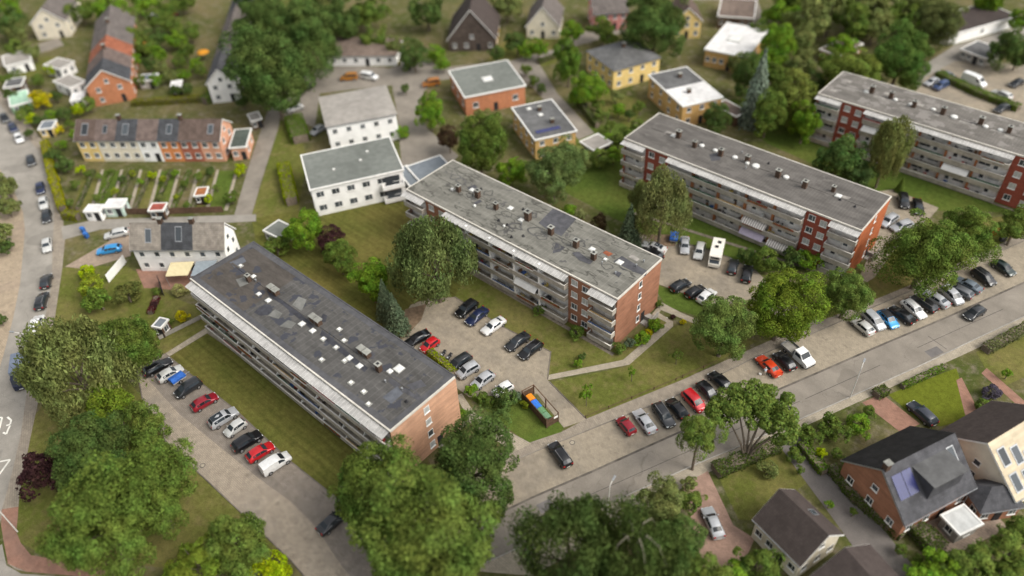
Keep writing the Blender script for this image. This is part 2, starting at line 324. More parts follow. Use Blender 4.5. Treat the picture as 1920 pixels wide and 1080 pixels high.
sheet('right_car_park', [(1200,440),(1247,450),(1295,460),(1329,470),(1367,484),(1419,509),(1470,560),(1560,612),(1500,630),(1410,560),(1350,575),(1304,558),(1235,533),(1190,500)], .026, LOTP)
sheet('far_car_park', [(1640,360),(1675,355),(1760,390),(1747,405),(1700,452),(1673,470),(1630,465),(1640,430)], .026, LOTP)
sheet('top_car_park', [(1715,175),(1735,145),(1790,115),(1925,120),(2050,160),(2050,300),(1900,235)], .024, LOTP)
sheet('path', [(1027,713),(1030,703),(1168,675),(1250,605),(1222,590),(1240,567),(1246,571),(1236,587),(1262,603),(1262,612),(1180,684)], .034, SLAB)
sheet('path', [(1240,567),(1280,588),(1330,608),(1328,618),(1236,580)], .036, SLAB)
sheet('path', [(855,742),(866,738),(890,775),(997,832),(963,848),(880,792),(850,815),(845,800),(876,782)], .034, SLAB)
sheet('path', [(310,663),(318,668),(395,621),(389,613)], .034, SLAB)
sheet('path', [(1640,455),(1675,470),(1640,520),(1600,545)], .032, SLAB)
for k, (a, b) in enumerate((((388,620),(745,870)), ((830,480),(1150,665)), ((1190,400),(1600,530)), ((1550,270),(1930,405)))):
    ribbon('gravel_strip', [a, b], .7, 0, .018+.001*k, M('gravel_strip', (.2, .17, .135), .95, .35, 2.5, world=True))
sheet('bare_soil', [(745,615),(760,580),(800,570),(790,600),(752,640)], .029, SOIL)
sheet('bare_soil', [(1205,440),(1270,440),(1265,462),(1240,462)], .029, SOIL)
for z, pts in enumerate(([(1540,625),(1700,545),(1715,552),(1556,636)], [(1500,642),(1530,630),(1545,640),(1512,655)])): pass
# back roads, yards
sheet('alley', [(437,410),(470,300),(500,213),(528,205),(522,240),(490,340),(470,410)], .018, ROAD)
sheet('cul_de_sac', [(500,213),(530,170),(555,140),(640,120),(730,128),(800,110),(840,140),(795,170),(785,200),(800,240),(860,292),(800,360),(755,330),(745,215),(735,160),(600,175),(590,240),(560,225),(525,215)], .020, ROAD)
sheet('back_road', [(800,130),(960,113),(1040,92),(1090,60),(1180,40),(1190,55),(1075,88),(1010,118),(1045,175),(1115,250),(1085,262),(1000,165),(955,135),(830,150)], .022, ROAD)
sheet('top_right_road', [(1715,165),(1735,120),(1790,85),(1930,45),(1930,70),(1830,100),(1790,130),(1750,160)], .020, ROADL)
sheet('lane', [(1290,0),(1370,0),(1380,60),(1440,55),(1420,0),(1450,-40),(1270,-40)], .02, ROAD)
sheet('driveway', [(122,500),(200,455),(245,420),(245,480),(160,505)], .02, paving('beige_drive', (.33,.26,.2), (.25,.2,.16), .3, .55))
sheet('side_lane', [(115,425),(180,412),(480,402),(480,415),(190,430),(118,450)], .0235, ROADL)
sheet('lower_lane', [(0,105),(110,70),(120,85),(0,125)], .02, ROAD)
sheet('patio', [(255,505),(400,500),(345,545),(270,540)], .024, REDP)
sheet('pink_drive', [(1327,883),(1375,985),(1415,1010),(1380,1090),(1290,1090),(1300,990),(1280,910)], .026, paving('pink_drive', (.34,.225,.175), (.28,.19,.15), .25, .6))
sheet('front_lawn', [(1345,890),(1470,838),(1520,900),(1420,975),(1385,975)], .016, LAWN)
sheet('dark_lane', [(1453,825),(1490,812),(1620,950),(1740,1095),(1650,1095),(1560,970)], .024, ROADD)
sheet('brick_drive', [(1617,755),(1653,738),(1725,795),(1690,812)], .026, REDP)
sheet('bright_lawn', [(1665,740),(1793,690),(1822,783),(1763,800),(1720,785)], .018, LAWN_B)
sheet('bright_lawn', [(1830,660),(1930,605),(1960,690),(1870,730)], .018, LAWN)
sheet('garden_path', [(1793,713),(1803,708),(1850,800),(1830,830),(1815,800)], .026, REDP)
sheet('garden_path', [(1840,700),(1850,690),(1930,760),(1930,780)], .026, REDP)
sheet('terrace_yard', [(1700,985),(1830,920),(1890,990),(1770,1050)], .02, paving('yard_slabs', (.36,.28,.22), (.28,.22,.17), .4, .6))
for pts in ([(240,195),(430,150),(450,185),(260,200)], [(20,110),(110,105),(100,140),(10,150)], [(880,150),(1040,120),(1080,70),(960,60)], [(1085,160),(1215,190),(1180,240),(1120,200)]): sheet('garden_lawn', pts, .014, LAWN)
sheet('lawn', [(525,210),(520,245),(495,330),(470,410),(560,395),(575,300),(560,230)], .013, LAWN)
for k in range(8):                                     # garden plots of the terrace
    x = 150+k*36; sheet('garden_plot', [(x+8,320),(x+38,320),(x+18,395),(x-14,395)], .014+.001*(k%2), [LAWN, LAWN_G, GARDEN][k%3]); sheet('garden_path', [(x+40,318),(x+45,318),(x+25,395),(x+18,395)], .018, SLAB)
# markings on the left road and the right street
LINE = M('road_marking', (.72, .70, .64), .8, .2, 1.5, world=True)
def marks(name, segs, w, z, m=LINE):
    b = MB()
    for p, q in segs:
        a, c = G(*p), G(*q); d = c-a; b.obox((a+c)/2, d, np.linalg.norm(d), w, z, z+.002+.0007*(len(b.f)%5), m)
    o = b.build(name); o['kind'] = 'structure'; return o
marks('speed_marking', [((14,782),(21,788)),((21,788),(19,796)),((19,796),(12,798)),((19,798),(15,806)),((15,806),(12,814)),((12,814),(6,811)),((4,783),(0,800)),((0,800),(-4,812)),((-4,812),(-10,808)),((-10,808),(-5,783)),((-5,783),(4,783))], .28, .022)
marks('give_way_marking', [((19,862),(-3,892)),((19,862),(-12,868))], .28, .022)
marks('road_joint', [((1000,975),(1300,842)),((1300,842),(1500,752)),((1510,748),(1650,685)),((1720,652),(1880,580)),((1740,630),(1775,655))], .09, .019, M('tar_joint', (.09,.08,.075), .8, .2, 1))
marks('road_patch', [((1010,955),(1035,943)),((1740,665),(1763,655))], 1.5, .018, M('tar_patch', (.15,.14,.135), .8, .15, 1))
marks('bay_line', [((1250,595-k*0),(1252,597)) for k in range(1)], .1, .04, LINE)
b = MB()
for p in ((1073,830), (880,1190), (757,655), (380,873)): q = G(*p); b.cyl((q[0],q[1],.03), (q[0],q[1],.045), .42, .42, M('cast_iron', (.11,.10,.09), .7, .2, 5), 16); b.cyl((q[0],q[1],.045), (q[0],q[1],.049), .3, .3, SLAB, 16)
o = b.build('manhole_cover'); o['kind'] = 'structure'
# ---------------------------------------------------------------- windows, chimneys, roof items
_wcache = {}
def window(parent, p, w, hh, ang=0., frame=WHITE, pane=None, sill=True, name='window'):
    """window lying in a wall whose outward normal is local -y turned by ang; p = bottom centre on the wall face"""
    key = (round(w, 2), round(hh, 2), frame.name, sill)
    if key not in _wcache:
        f = MB(); t = .08
        f.box(-w/2, -w/2+t, -.05, .03, 0, hh, frame); f.box(w/2-t, w/2, -.05, .03, 0, hh, frame)
        f.box(-w/2+t, w/2-t, -.05, .03, hh-t, hh, frame); f.box(-w/2+t, w/2-t, -.05, .03, 0, t, frame)
        if w > 1.05:
            f.box(w*.08-.03, w*.08+.03, -.04, .03, t, hh-t, frame)
        if sill: f.box(-w/2-.06, w/2+.06, -.14, .03, -.09, -.001, frame)
        fo = f.build('window'); q = MB(); q.box(-w/2+t-.01, w/2-t+.01, -.025, .02, t-.01, hh-t+.01, PANE); qo = q.build('pane')
        _wcache[key] = (fo.data, qo.data); D.objects.remove(fo); D.objects.remove(qo)
    a, c = _wcache[key]
    o = D.objects.new(name, a); COL.objects.link(o); o.parent = parent; o.location = p; o.rotation_euler = (0, 0, ang)
    q = D.objects.new('pane', c); COL.objects.link(q); q.parent = o
    if pane: q.material_slots[0].link = 'OBJECT'; q.material_slots[0].material = pane
    return o
CHB = brick('chimney_brick', (.10, .062, .042), (.07, .046, .034)); CAP = M('chimney_cap', (.26, .26, .235), .85, .25, 2)
SKYL = M('skylight_dome', (.66, .66, .63), .25, .06, 2, spec=.6); FRAMEG = M('skylight_kerb', (.4, .4, .38), .7, .15, 3)
CLAYPOT = M('rust_red_sheet', (.24, .09, .05), .8, .2, 2)
def chimney(parent, x, y, z, kind, k=1.):
    b = MB()
    if kind == 'pair':
        for dx in (-.62, .62):
            b.box(x+dx-.42, x+dx+.42, y-.4, y+.4, z-.05, z+.75, CHB); b.box(x+dx-.55, x+dx+.55, y-.52, y+.52, z+1.0, z+1.12, CAP)
            for sx in (-.36, .36):
                for sy in (-.34, .34): b.box(x+dx+sx-.06, x+dx+sx+.06, y+sy-.06, y+sy+.06, z+.75, z+1.0, CAP)
        b.box(x-.2, x+.2, y-.3, y+.3, z-.04, z+.55, CAP)
    else:
        w = .38*k; hh = 1.35*k
        b.box(x-w, x+w, y-w*.9, y+w*.9, z-.05, z+hh, CHB); b.box(x-w*1.25, x+w*1.25, y-w*1.15, y+w*1.15, z+hh+.003, z+hh+.12, CAP)
        b.box(x-w*.5, x+w*.5, y-w*.45, y+w*.45, z+hh+.12, z+hh+.2, DARKPL)
    return b.build('chimney', parent)
def skylight(parent, x, y, z, s=.8, rnd=False):
    b = MB()
    if rnd: b.cyl((x, y, z-.03), (x, y, z+.18), s*.62, s*.58, FRAMEG, 14); b.dome((x, y, z+.18), s*.56, .22, SKYL, 14)
    else:
        b.box(x-s*.58, x+s*.58, y-s*.58, y+s*.58, z-.03, z+.16, FRAMEG)
        k = len(b.v); i = s*.5
        b.v += [(x-i,y-i,z+.16),(x+i,y-i,z+.16),(x+i,y+i,z+.16),(x-i,y+i,z+.16),(x-i*.6,y-i*.6,z+.28),(x+i*.6,y-i*.6,z+.28),(x+i*.6,y+i*.6,z+.28),(x-i*.6,y+i*.6,z+.28)]
        for q in ((4,5,6,7),(0,1,5,4),(1,2,6,5),(2,3,7,6),(3,0,4,7)): b.f.append(tuple(k+j for j in q)); b.m.append(b.mi(SKYL))
    return b.build('skylight', parent)
def vent(parent, x, y, z, kind='pipe'):
    b = MB()
    if kind == 'pipe': b.cyl((x,y,z-.02), (x,y,z+.45), .09, .09, METAL, 8); b.cyl((x,y,z+.45), (x,y,z+.55), .17, .12, METAL, 8)
    elif kind == 'dark': b.cyl((x,y,z-.02), (x,y,z+.14), .3, .16, DARKPL, 8); b.cyl((x,y,z+.14), (x,y,z+.34), .13, .13, DARKPL, 8)
    else: b.box(x-.38, x+.38, y-.38, y+.38, z-.02, z+.12, FRAMEG, CAP); b.box(x-.22, x+.22, y-.22, y+.22, z+.12, z+.2, WHITE)
    return b.build('vent', parent)
# ---------------------------------------------------------------- the four apartment blocks
GREYPANEL = M('balcony_back_wall', (.74, .72, .68), .85, .16, 1.2, .3)
BRICKPANEL = M('balcony_brick_wall', (.30, .13, .07), .9, .2, 2)
GREENCLOTH = objcol('windbreak_cloth', .9); BLIND = M('roller_blind', (.66, .64, .58), .8, .12, 2); AWN = {'white': M('awning_cloth', (.72, .71, .68), .9, .08, 1.5), 'lilac': M('lilac_awning_cloth', (.45, .40, .50), .9, .1, 1.5)}
FLOWERS = M('flower_box_plants', (.05, .11, .02), .9, .5, 9, c2=(.35, .05, .05), big=2.2); CAPW = M('parapet_cap', (.62, .59, .54), .7, .18, 1.4)
def stripe_mat():
    m, n, lk, b = newmat('striped_awning_cloth'); s = n.new('ShaderNodeSeparateXYZ'); lk(obj_pos(n), s.inputs[0])
    mt = n.new('ShaderNodeMath'); mt.operation = 'PINGPONG'; mt.inputs[1].default_value = .22; lk(s.outputs[0], mt.inputs[0])
    lk(ramp(n, lk, mt.outputs[0], [(.10, (.75, .72, .68)), (.12, (.30, .27, .25))]), b.inputs['Base Color']); b.inputs['Roughness'].default_value = .9; return m
AWN['stripe'] = stripe_mat()
FL = 2.56; PATCHZ = [0]
STAIN = M('roof_stain', (.047,.048,.056), .8, .25, 1.4, .3); STAIN2 = M('dark_felt_patch', (.075,.075,.082), .85, .2, 1.2, .3); PALEP = M('pale_felt_patch', (.15,.15,.14), .9, .2, 1.4, .3); BLUEP = M('blue_grey_felt_patch', (.105,.112,.128), .8, .15, 1.2, .3); RUST = M('rusty_sheet', (.22,.075,.04), .85, .25, 2); MARK = M('dried_puddle', (.092,.09,.086), .9, .3, 2); PALEG = M('pale_roof_wear', (.24,.225,.205), .9, .25, 1.2, .3)
def block(label, x0, y0, L, W, h, segs, gable, front, roofm, fin, backw, roofitems, edge=None, gw=.95, seed=0, canopy_full=False, awnings=(), patches=(), rings=()):
    rnd = random.Random(seed); rt = root('apartment_block', (x0, y0, 0), 0, label, 'apartment block')
    zk = [.32+FL*k for k in range(4)]
    w = MB(); w.box(.301, L-.301, .50, W-.3, 0, h-.26, front); w.box(L-.3, L, 0, W, 0, h-.26, gable); w.box(0, .3, 0, W, 0, h-.26, gable)
    w.box(.301, L-.301, W-.299, W, 0, h-.262, gable)
    for s in segs:
        if s[0] == 'brick': w.box(max(s[1], .302), min(s[2], L-.302), 0, .499, 0, h-.262, front)
    w.build('wall', rt)
    pl = MB()
    for s in segs:
        if s[0] == 'bal':
            xa, xb = max(s[1], .303), min(s[2], L-.303); pl.box(xa, xb, .43, .497, .3, h-.27, backw)
    pl.build('balcony_back_wall', rt)
    rf = MB(); rf.box(.12, L-.12, .12, W-.12, h-.255, h-.02, roofm)
    if edge:
        e = 1.05
        rf.box(.13, L-.13, .13, e, h-.02, h-.008, edge); rf.box(.13, L-.13, W-e, W-.13, h-.02, h-.008, edge); rf.box(.13, e, e+.001, W-e-.001, h-.02, h-.009, edge); rf.box(L-e, L-.13, e+.001, W-e-.001, h-.02, h-.009, edge)
    roof = rf.build('roof', rt)
    tr = MB(); hh = h+.05
    tr.box(-.08, L+.08, -.10, .12, h-.24, hh, FASCIA); tr.box(L-.12, L+.08, .121, W-.121, h-.30, hh, FASCIA)
    tr.box(-.08, .12, .121, W-.121, h-.30, hh, edge or FASCIA); tr.box(-.08, L+.08, W-.12, W+.08, h-.30, hh, edge or FASCIA)
    tr.build('roof_trim', rt)
    for it in roofitems:
        kind, px, py = it[:3]; q = G(px, py, h+.1)-np.array([x0, y0]); x, y = q
        if kind in ('pair', 'single'): chimney(roof, x, y, h, kind, it[3] if len(it) > 3 else 1.)
        elif kind == 'sky': skylight(roof, x, y, h, it[3] if len(it) > 3 else .85)
        elif kind == 'dome': skylight(roof, x, y, h, it[3] if len(it) > 3 else .9, True)
        else: vent(roof, x, y, h, kind)
    if roofitems:                                     # lightning rod wires and felt ridge along the roof
        b = MB(); b.box(2, L-2, W*.52, W*.52+.35, h-.02, h+.045, roofm); b.build('cable_duct', roof)
    # front windows of the brick stair sections
    for s in segs:
        if s[0] != 'brick': continue
        wd = s[2]-s[1]
        for k in range(4):
            for fx in (.27, .73):
                window(rt, (s[1]+wd*fx, 0, zk[k]+.85-(.45 if fx > .5 else 0)*.6), 1.25, 1.22, 0, WHITE, CURTAIN if rnd.random() < .55 else None)
    # balconies
    bidx = 0
    for s in segs:
        if s[0] != 'bal': continue
        xa, xb, n = s[1], s[2], s[3]; bw = (xb-xa)/n; ext = s[4] if len(s) > 4 else 1.0
        for k in range(4):
            for i in range(n):
                a, c = xa+i*bw, xa+(i+1)*bw; z = zk[k]; b = MB(); jy = rnd.uniform(-.004, .004)
                la, lc = a+(.0 if i else .02), c-(.0 if i < n-1 else .02)
                b.box(la, lc, -ext, .425, z-.18, z, CONC); b.box(la, lc, -ext-.02+jy, -ext+.10, z+.002, z+.78, CONC)
                if i == 0: b.box(la, la+.1, -ext+.101, -.002, z+.002, z+.78, CONC)
                if i == n-1: b.box(lc-.1, lc, -ext+.101, -.002, z+.002, z+.78, CONC)
                bal = b.build('balcony', rt)
                cp = MB(); cp.box(la, lc, -ext-.06, -ext+.14, z+.782, z+.84, CAPW)
                if i == 0: cp.box(la-.02, la+.13, -ext+.141, -.01, z+.782, z+.839, CAPW)
                if i == n-1: cp.box(lc-.13, lc+.02, -ext+.141, -.01, z+.782, z+.839, CAPW)
                cp.build('rail_cap', bal)
                if i > 0:
                    fm = MB()
                    if fin[1] == 'wedge':
                        fm.face([(a-.06,-ext+.12,z+.79),(a-.06,.42,z+.01),(a-.06,.42,z+2.3)], fin[0]); fm.face([(a+.06,-ext+.12,z+.79),(a+.06,.42,z+2.3),(a+.06,.42,z+.01)], fin[0])
                        fm.face([(a-.06,-ext+.12,z+.79),(a-.06,.42,z+2.3),(a+.06,.42,z+2.3),(a+.06,-ext+.12,z+.79)], fin[0]); fm.face([(a-.06,-ext+.12,z+.79),(a+.06,-ext+.12,z+.79),(a+.06,.42,z+.01),(a-.06,.42,z+.01)], fin[0])
                    else: fm.box(a-.18, a+.18, -ext+.12+fin[2], .42, z+.004, z+FL-.19, fin[0])
                    fm.build('divider', bal)
                # door and windows in the back wall
                dx = a+bw*(.3 if (i+k) % 2 else .62)
                d = MB(); d.box(dx-.5, dx+.5, .35, .429, z+.02, z+2.1, WHITE); d.box(dx-.36, dx+.36, .335, .349, z+.9, z+2.0, PANE if rnd.random() < .8 else DARKPL); d.build('balcony_door', bal)
                wx = a+bw*(.68 if (i+k) % 2 else .25)
                window(bal, (wx, .40, z+1.0), min(2.2, bw*.40), 1.2, 0, WHITE, CURTAIN if rnd.random() < .45 else None, False)
                r = rnd.random()
                if r < .22:
                    q = MB(); q.box(a+.7, c-.9, -ext-.26, -ext-.065, z+.58, z+.78, rnd.choice([CLAYPOT, WHITE, DARKPL])); q.box(a+.72, c-.92, -ext-.24, -ext-.08, z+.78, z+.95, FLOWERS); q.build('flower_box', bal)
                elif r < .42:
                    q = MB(); q.box(a+.15, c-.15, -ext+.105, -ext+.12, z+.45, z+1.12, GREENCLOTH); q.build('windbreak', bal).color = (*rnd.choice([(.012,.075,.035),(.015,.09,.04),(.4,.38,.33),(.3,.05,.04),(.05,.1,.25),(.45,.3,.12),(.25,.22,.18),(.1,.09,.08)]), 1)
                if rnd.random() < .4:
                    q = MB(); hh_ = rnd.uniform(.4, 1.1); q.box(wx-min(2.2, bw*.40)/2, wx+min(2.2, bw*.40)/2, .30, .335, z+2.25-hh_, z+2.25, BLIND); q.build('roller_blind', bal)
                bidx += 1
                for (ss, kk, ii, col) in awnings:
                    if (segs.index(s), k, i) == (ss, kk, ii):
                        q = MB(); zt = z+2.25
                        for j in range(6):
                            y1, y2 = .40-j*.34, .40-(j+1)*.34; z1, z2 = zt-.03*j*j, zt-.03*(j+1)**2
                            q.face([(a+.4,y1,z1),(a+.4,y2,z2),(c-.4,y2,z2),(c-.4,y1,z1)], AWN[col]); q.face([(a+.4,y1,z1-.03),(c-.4,y1,z1-.03),(c-.4,y2,z2-.03),(a+.4,y2,z2-.03)], AWN[col])
                        q.build('awning', bal)
        # sheet canopy above the top balcony
        b = MB(); z1, z2, e = h-.34, h-.62, ext+.32; a, c = xa-.1, xb+.1; nn = max(2, int((c-a)/.62)); st = (c-a)/nn
        for i in range(nn):
            x1, x2 = a+i*st, a+(i+1)*st-.04; b.face([(x1,-.102,z1),(x1,-e,z2),(x2,-e,z2),(x2,-.102,z1)], CANOPY); b.face([(x1,-.102,z1-.03),(x2,-.102,z1-.03),(x2,-e,z2-.03),(x1,-e,z2-.03)], CANOPY)
            b.face([(x1,-e,z2),(x1,-e,z2-.03),(x2,-e,z2-.03),(x2,-e,z2)], CANOPY)
            b.face([(x2,-.102,z1+.03),(x2,-e,z2+.03),(x2+.04,-e,z2+.03),(x2+.04,-.102,z1+.03)], WHITE)
        b.box(a, c, -e-.05, -e+.03, z2-.1, z2-.035, WHITE); b.build('canopy', rt)
    # gable end windows, side door and steps
    gp = W*.52
    for k in range(4):
        window(rt, (L, gp, zk[k]+.75), gw, 1.25, PI/2, WHITE, CURTAIN if rnd.random() < .5 else None)
    b = MB(); b.box(L-.02, L+.05, gp+1.0, gp+2.0, .15, 2.15, DARKPL); b.build('side_door', rt)
    b = MB()
    for i in range(5): b.box(L+.06, L+1.3, gp+2.05+i*.3, gp+2.35+i*.3-.002, 0, .75-.14*i+.1, GREY_STONE)
    b.box(L+1.305, L+1.5, gp+.6, gp+4.2, 0, 1.0, GREY_STONE); b.box(L+.06, L+1.3, gp+.8, gp+2.048, 0, .14, GREY_STONE); b.build('entrance_steps', rt)
    for x in (.6, L-.55):
        b = MB(); b.cyl((x, -.09, .1), (x, -.09, h-.31), .05, .05, METAL, 6); b.build('downpipe', rt)
    for nm_, m_, pts in patches:
        P = [G(px, py, h)-np.array([x0, y0]) for px, py in pts]; a_ = sum(P[i][0]*P[(i+1)%len(P)][1]-P[(i+1)%len(P)][0]*P[i][1] for i in range(len(P))); P = P if a_ > 0 else P[::-1]
        q = MB(); PATCHZ[0] = (PATCHZ[0]+1) % 9; q.face([(x, y, h+.006+PATCHZ[0]*.003) for x, y in P], m_); q.build(nm_, roof)
    for (px, py, rad, m_) in rings:
        cx_, cy_ = G(px, py, h)-np.array([x0, y0]); q = MB(); n_ = 22; ph = [rnd.uniform(0, 6.28) for _ in range(4)]; am = [rnd.uniform(.08, .26) for _ in range(4)]; sx_ = rnd.uniform(1., 1.7); wd_ = rnd.uniform(.10, .34); rad *= .72
        rr_ = [rad*(1+sum(am[k]*math.sin((k+1.)*2*PI*i/n_*1.+ph[k]) for k in range(4))*.7) for i in range(n_)]; PATCHZ[0] = (PATCHZ[0]+1) % 9; zz = h+.006+PATCHZ[0]*.003
        for i in range(n_):
            j = (i+1) % n_; a1, a2 = 2*PI*i/n_, 2*PI*j/n_; f = lambda r_, a: (cx_+sx_*r_*math.cos(a), cy_+r_*math.sin(a), zz); q.face([f(max(.05, rr_[i]-wd_), a1), f(rr_[i], a1), f(rr_[j], a2), f(max(.05, rr_[j]-wd_), a2)], m_)
        q.build('puddle_mark', roof)
    return rt
BR1 = brick('pale_salmon_brick', (.56, .33, .215), (.49, .275, .175)); BR2 = brick('brown_red_brick', (.35, .168, .102), (.285, .132, .08)); BR3 = brick('sunlit_red_brick', (.46, .14, .056), (.40, .118, .048)); BR4 = brick('shaded_red_brick', (.31, .080, .050), (.26, .066, .042))  # last two are one red brick: gable sunlight and front shade painted in
RF1 = bitumen('dark_felt_roof', (.085, .082, .078), (.052, .055, .068), (.079, .070, .062), 1.02, .585, 13.5, None, .4)
RF2 = bitumen('grey_green_felt_roof', (.165, .16, .14), (.098, .095, .092), (.16, .15, .13), 1.02, .64, None, .9, .25)
RF3 = bitumen('grey_shingle_roof', (.112, .104, .096), (.14, .13, .12), (.1, .09, .09), .55, .60, None, None, .22)
RF4 = bitumen('patched_grey_roof', (.14, .13, .118), (.22, .205, .19), (.1, .09, .09), .55, .555, None, None, .22)
EDGE1 = M('roof_edge_felt', (.085, .085, .09), .85, .18, 1.2)
def sx(h, x0, *pts): return [G(px, py, h)[0]-x0 for px, py in pts]
X1, Y1, L1, H1 = -104.5, 34.75, 48.29, 11.06
block('dark felt roofed block with a pale salmon end wall above the mown lawn', X1, Y1, L1, 12.23, H1, [('bal', .3, L1-.3, 9, 1.0)], BR1, BR1, RF1, (WHITE, 'wedge'), GREYPANEL,
  [('single', 467, 526, .9), ('pair', 514, 548), ('pair', 593, 604), ('pair', 684, 664), ('single', 711, 694, 1.), ('sky', 475, 518, 0.63), ('sky', 485, 551, 0.63), ('sky', 503, 563, 0.74), ('sky', 566, 607, 0.81), ('sky', 586, 620, 0.74), ('box', 606, 635), ('box', 630, 651), ('sky', 655, 671, 0.74), ('sky', 674, 686, 0.74), ('box', 603, 674), ('sky', 731, 696, 0.67), ('sky', 748, 691, 1.11), ('box', 682, 734), ('box', 658, 717), ('box', 646, 676), ('pipe', 723, 716), ('dark', 762, 752), ('box', 645, 638), ('pipe', 480, 527), ('box', 636, 617), ('box', 451, 498), ('pipe', 754, 731), ('box', 691, 757)], EDGE1, 1.0, 3,
  patches=[('roof_stain',STAIN,[(498,570),(512,580),(505,590),(488,592),(476,586),(485,577)]),('roof_stain',STAIN,[(499,540),(520,556),(545,575),(566,590),(590,612),(584,618),(556,594),(528,570),(505,556)]),('roof_stain',STAIN,[(604,618),(630,640),(655,662),(690,690),(684,698),(652,672),(625,650),(600,628)]),('felt_patch',STAIN2,[(734,700),(752,712),(752,722),(742,728),(728,716)]),('roof_stain',STAIN2,[(762,722),(790,712),(800,724),(776,730),(790,744),(782,750),(758,736),(746,740)]),('felt_patch',BLUEP,[(745,724),(756,738),(734,757),(717,745)]),('felt_patch',PALEP,[(560,556),(575,562),(566,583),(546,574)]),('felt_patch',PALEP,[(516,580),(530,588),(522,598),(502,592)]),('felt_patch',BLUEP,[(430,492),(456,482),(462,490),(440,502)]),('felt_patch',PALEP,[(442,524),(462,518),(466,532),(450,538)]),('roof_stain',STAIN,[(606,588),(614,592),(610,604),(598,602)]),('roof_stain',STAIN2,[(690,655),(704,662),(700,674),(684,668)]),('felt_patch',PALEP,[(540,600),(556,606),(546,616),(524,612)])])
X2, Y2, L2, H2 = -95.44, 74.14, 47.41, 10.8
s = sx(H2, X2, (799.7,370.7), (839,392), (1066.9,511.7), (1110,535.7)); print('segs2', s)
block('brown brick block with a stained grey roof, its balconies overlooking the middle car park', X2, Y2, L2, 12.23, H2, [('bal', .05, s[0], 1, 1.05), ('brick', s[0], s[1]), ('bal', s[1], s[2], 5, 1.05), ('brick', s[2], s[3]), ('bal', s[3], L2-.05, 1, 1.05)], BR2, BR2, RF2, (RENDERW, 'box', .0), GREYPANEL,
  [('single', 860, 358, .95), ('single', 896, 369, 1.1), ('single', 930, 391, .95), ('single', 990, 411, 1.3), ('single', 1033, 438, 1.1), ('single', 1080, 462, 1.1), ('single', 1113, 485, 1.), ('sky', 885, 356, .8), ('sky', 957, 390, .85), ('sky', 977, 412, .8), ('sky', 1110, 467, .85), ('sky', 1162, 492, .95), ('dome', 848, 355, .6), ('dome', 890, 386, .5), ('dark', 902, 354), ('dark', 981, 392), ('dark', 935, 413), ('dark', 951, 421), ('dark', 959, 444), ('dark', 981, 442), ('pipe', 978, 420), ('pipe', 1129, 494), ('pipe', 1193, 499), ('pipe', 1207, 491), ('box', 1135, 486), ('pipe', 1154, 513), ('dome', 945, 424, .4)], None, .85, 5, awnings=((2,1,3,'white'),),
  patches=[('felt_patch',STAIN2,[(1010,418),(1037,391),(1083,408),(1050,446),(1034,436)]),('rust_patch',RUST,[(1136,470),(1150,476),(1141,481),(1130,474)]),('roof_stain',STAIN2,[(1150,490),(1166,480),(1186,492),(1202,502),(1215,508),(1210,518),(1190,510),(1168,506)]),('roof_stain',STAIN2,[(1072,474),(1085,472),(1100,484),(1112,490),(1106,496),(1086,488)]),('roof_stain',STAIN2,[(1036,475),(1042,455),(1052,460),(1060,464),(1050,472)]),('felt_patch',STAIN2,[(876,352),(890,346),(902,358),(890,366)]),('roof_stain',STAIN2,[(888,380),(900,374),(904,378),(892,384)]),('felt_patch',PALEG,[(1186,476),(1200,486),(1194,490),(1178,482)]),('felt_patch',STAIN2,[(1156,508),(1166,512),(1160,520),(1150,512)])],
  rings=[(px,py,r,MARK) for px,py,r in ((852,332,1.1),(866,340,1.3),(878,346,.9),(915,362,1.2),(925,376,.9),(938,384,1.),(950,402,1.1),(968,424,1.2),(990,398,1.1),(1000,404,.9),(1008,436,1.6),(1016,444,1.2),(1044,462,1.2),(1062,452,1.),(1075,448,1.3),(1090,456,1.1),(1120,470,1.4),(1140,500,1.),(940,428,1.1),(958,430,.7),(925,388,1.2),(880,366,.9),(842,322,1.))])
X3, Y3, L3, H3 = -73.95, 112.8, 47.66, 10.8
s = sx(H3, X3, (1211.7,274.2), (1255,291.7), (1514,390.7), (1561.5,410)); print('segs3', s)
FINO = M('orange_divider', (.38, .16, .07), .9, .15, 2)
block('orange red brick block with a dark shingle roof beside the car park with the motorhome', X3, Y3, L3, 12.23, H3, [('bal', .05, s[0], 1, 1.0), ('brick', s[0], s[1]), ('bal', s[1], s[2], 5, 1.0), ('brick', s[2], s[3]), ('bal', s[3], L3-.05, 1, 1.0)], BR3, BR4, RF3, (FINO, 'box', .55), GREYPANEL,
  [('single', 1302, 275, .95), ('single', 1351, 291, 1.05), ('single', 1401, 303, 1.), ('single', 1458, 331, 1.1), ('single', 1508, 351, 1.05), ('single', 1272, 257, 1.1), ('dark', 1316, 268), ('single', 1562, 358, .8), ('dome', 1316, 273, .9), ('dome', 1341, 282, .8), ('dome', 1378, 295, .9), ('dome', 1401, 306, .7), ('dome', 1417, 311, 1.25), ('dome', 1474, 332, .95), ('dome', 1508, 343, .9), ('sky', 1572, 367, .95), ('sky', 1263, 254, .9), ('dark', 1575, 374), ('dark', 1603, 387), ('pipe', 1398, 316), ('dark', 1441, 306), ('pipe', 1391, 287)], None, .8, 9, awnings=((2,1,3,'stripe'), (2,0,3,'lilac'), (2,0,4,'stripe')),
  patches=[('roof_wear',PALEG,[(1250,245),(1275,252),(1270,256),(1245,250)]),('roof_wear',PALEG,[(1580,366),(1596,370),(1590,374),(1574,370)]),('roof_stain',STAIN2,[(1330,290),(1352,284),(1350,300),(1334,302)])])
X4, Y4, L4, H4 = -52.15, 151.7, 47.7, 10.8
s = sx(H4, X4, (1577.8,190.4), (1624,204.5), (1904,289)); print('segs4', s)
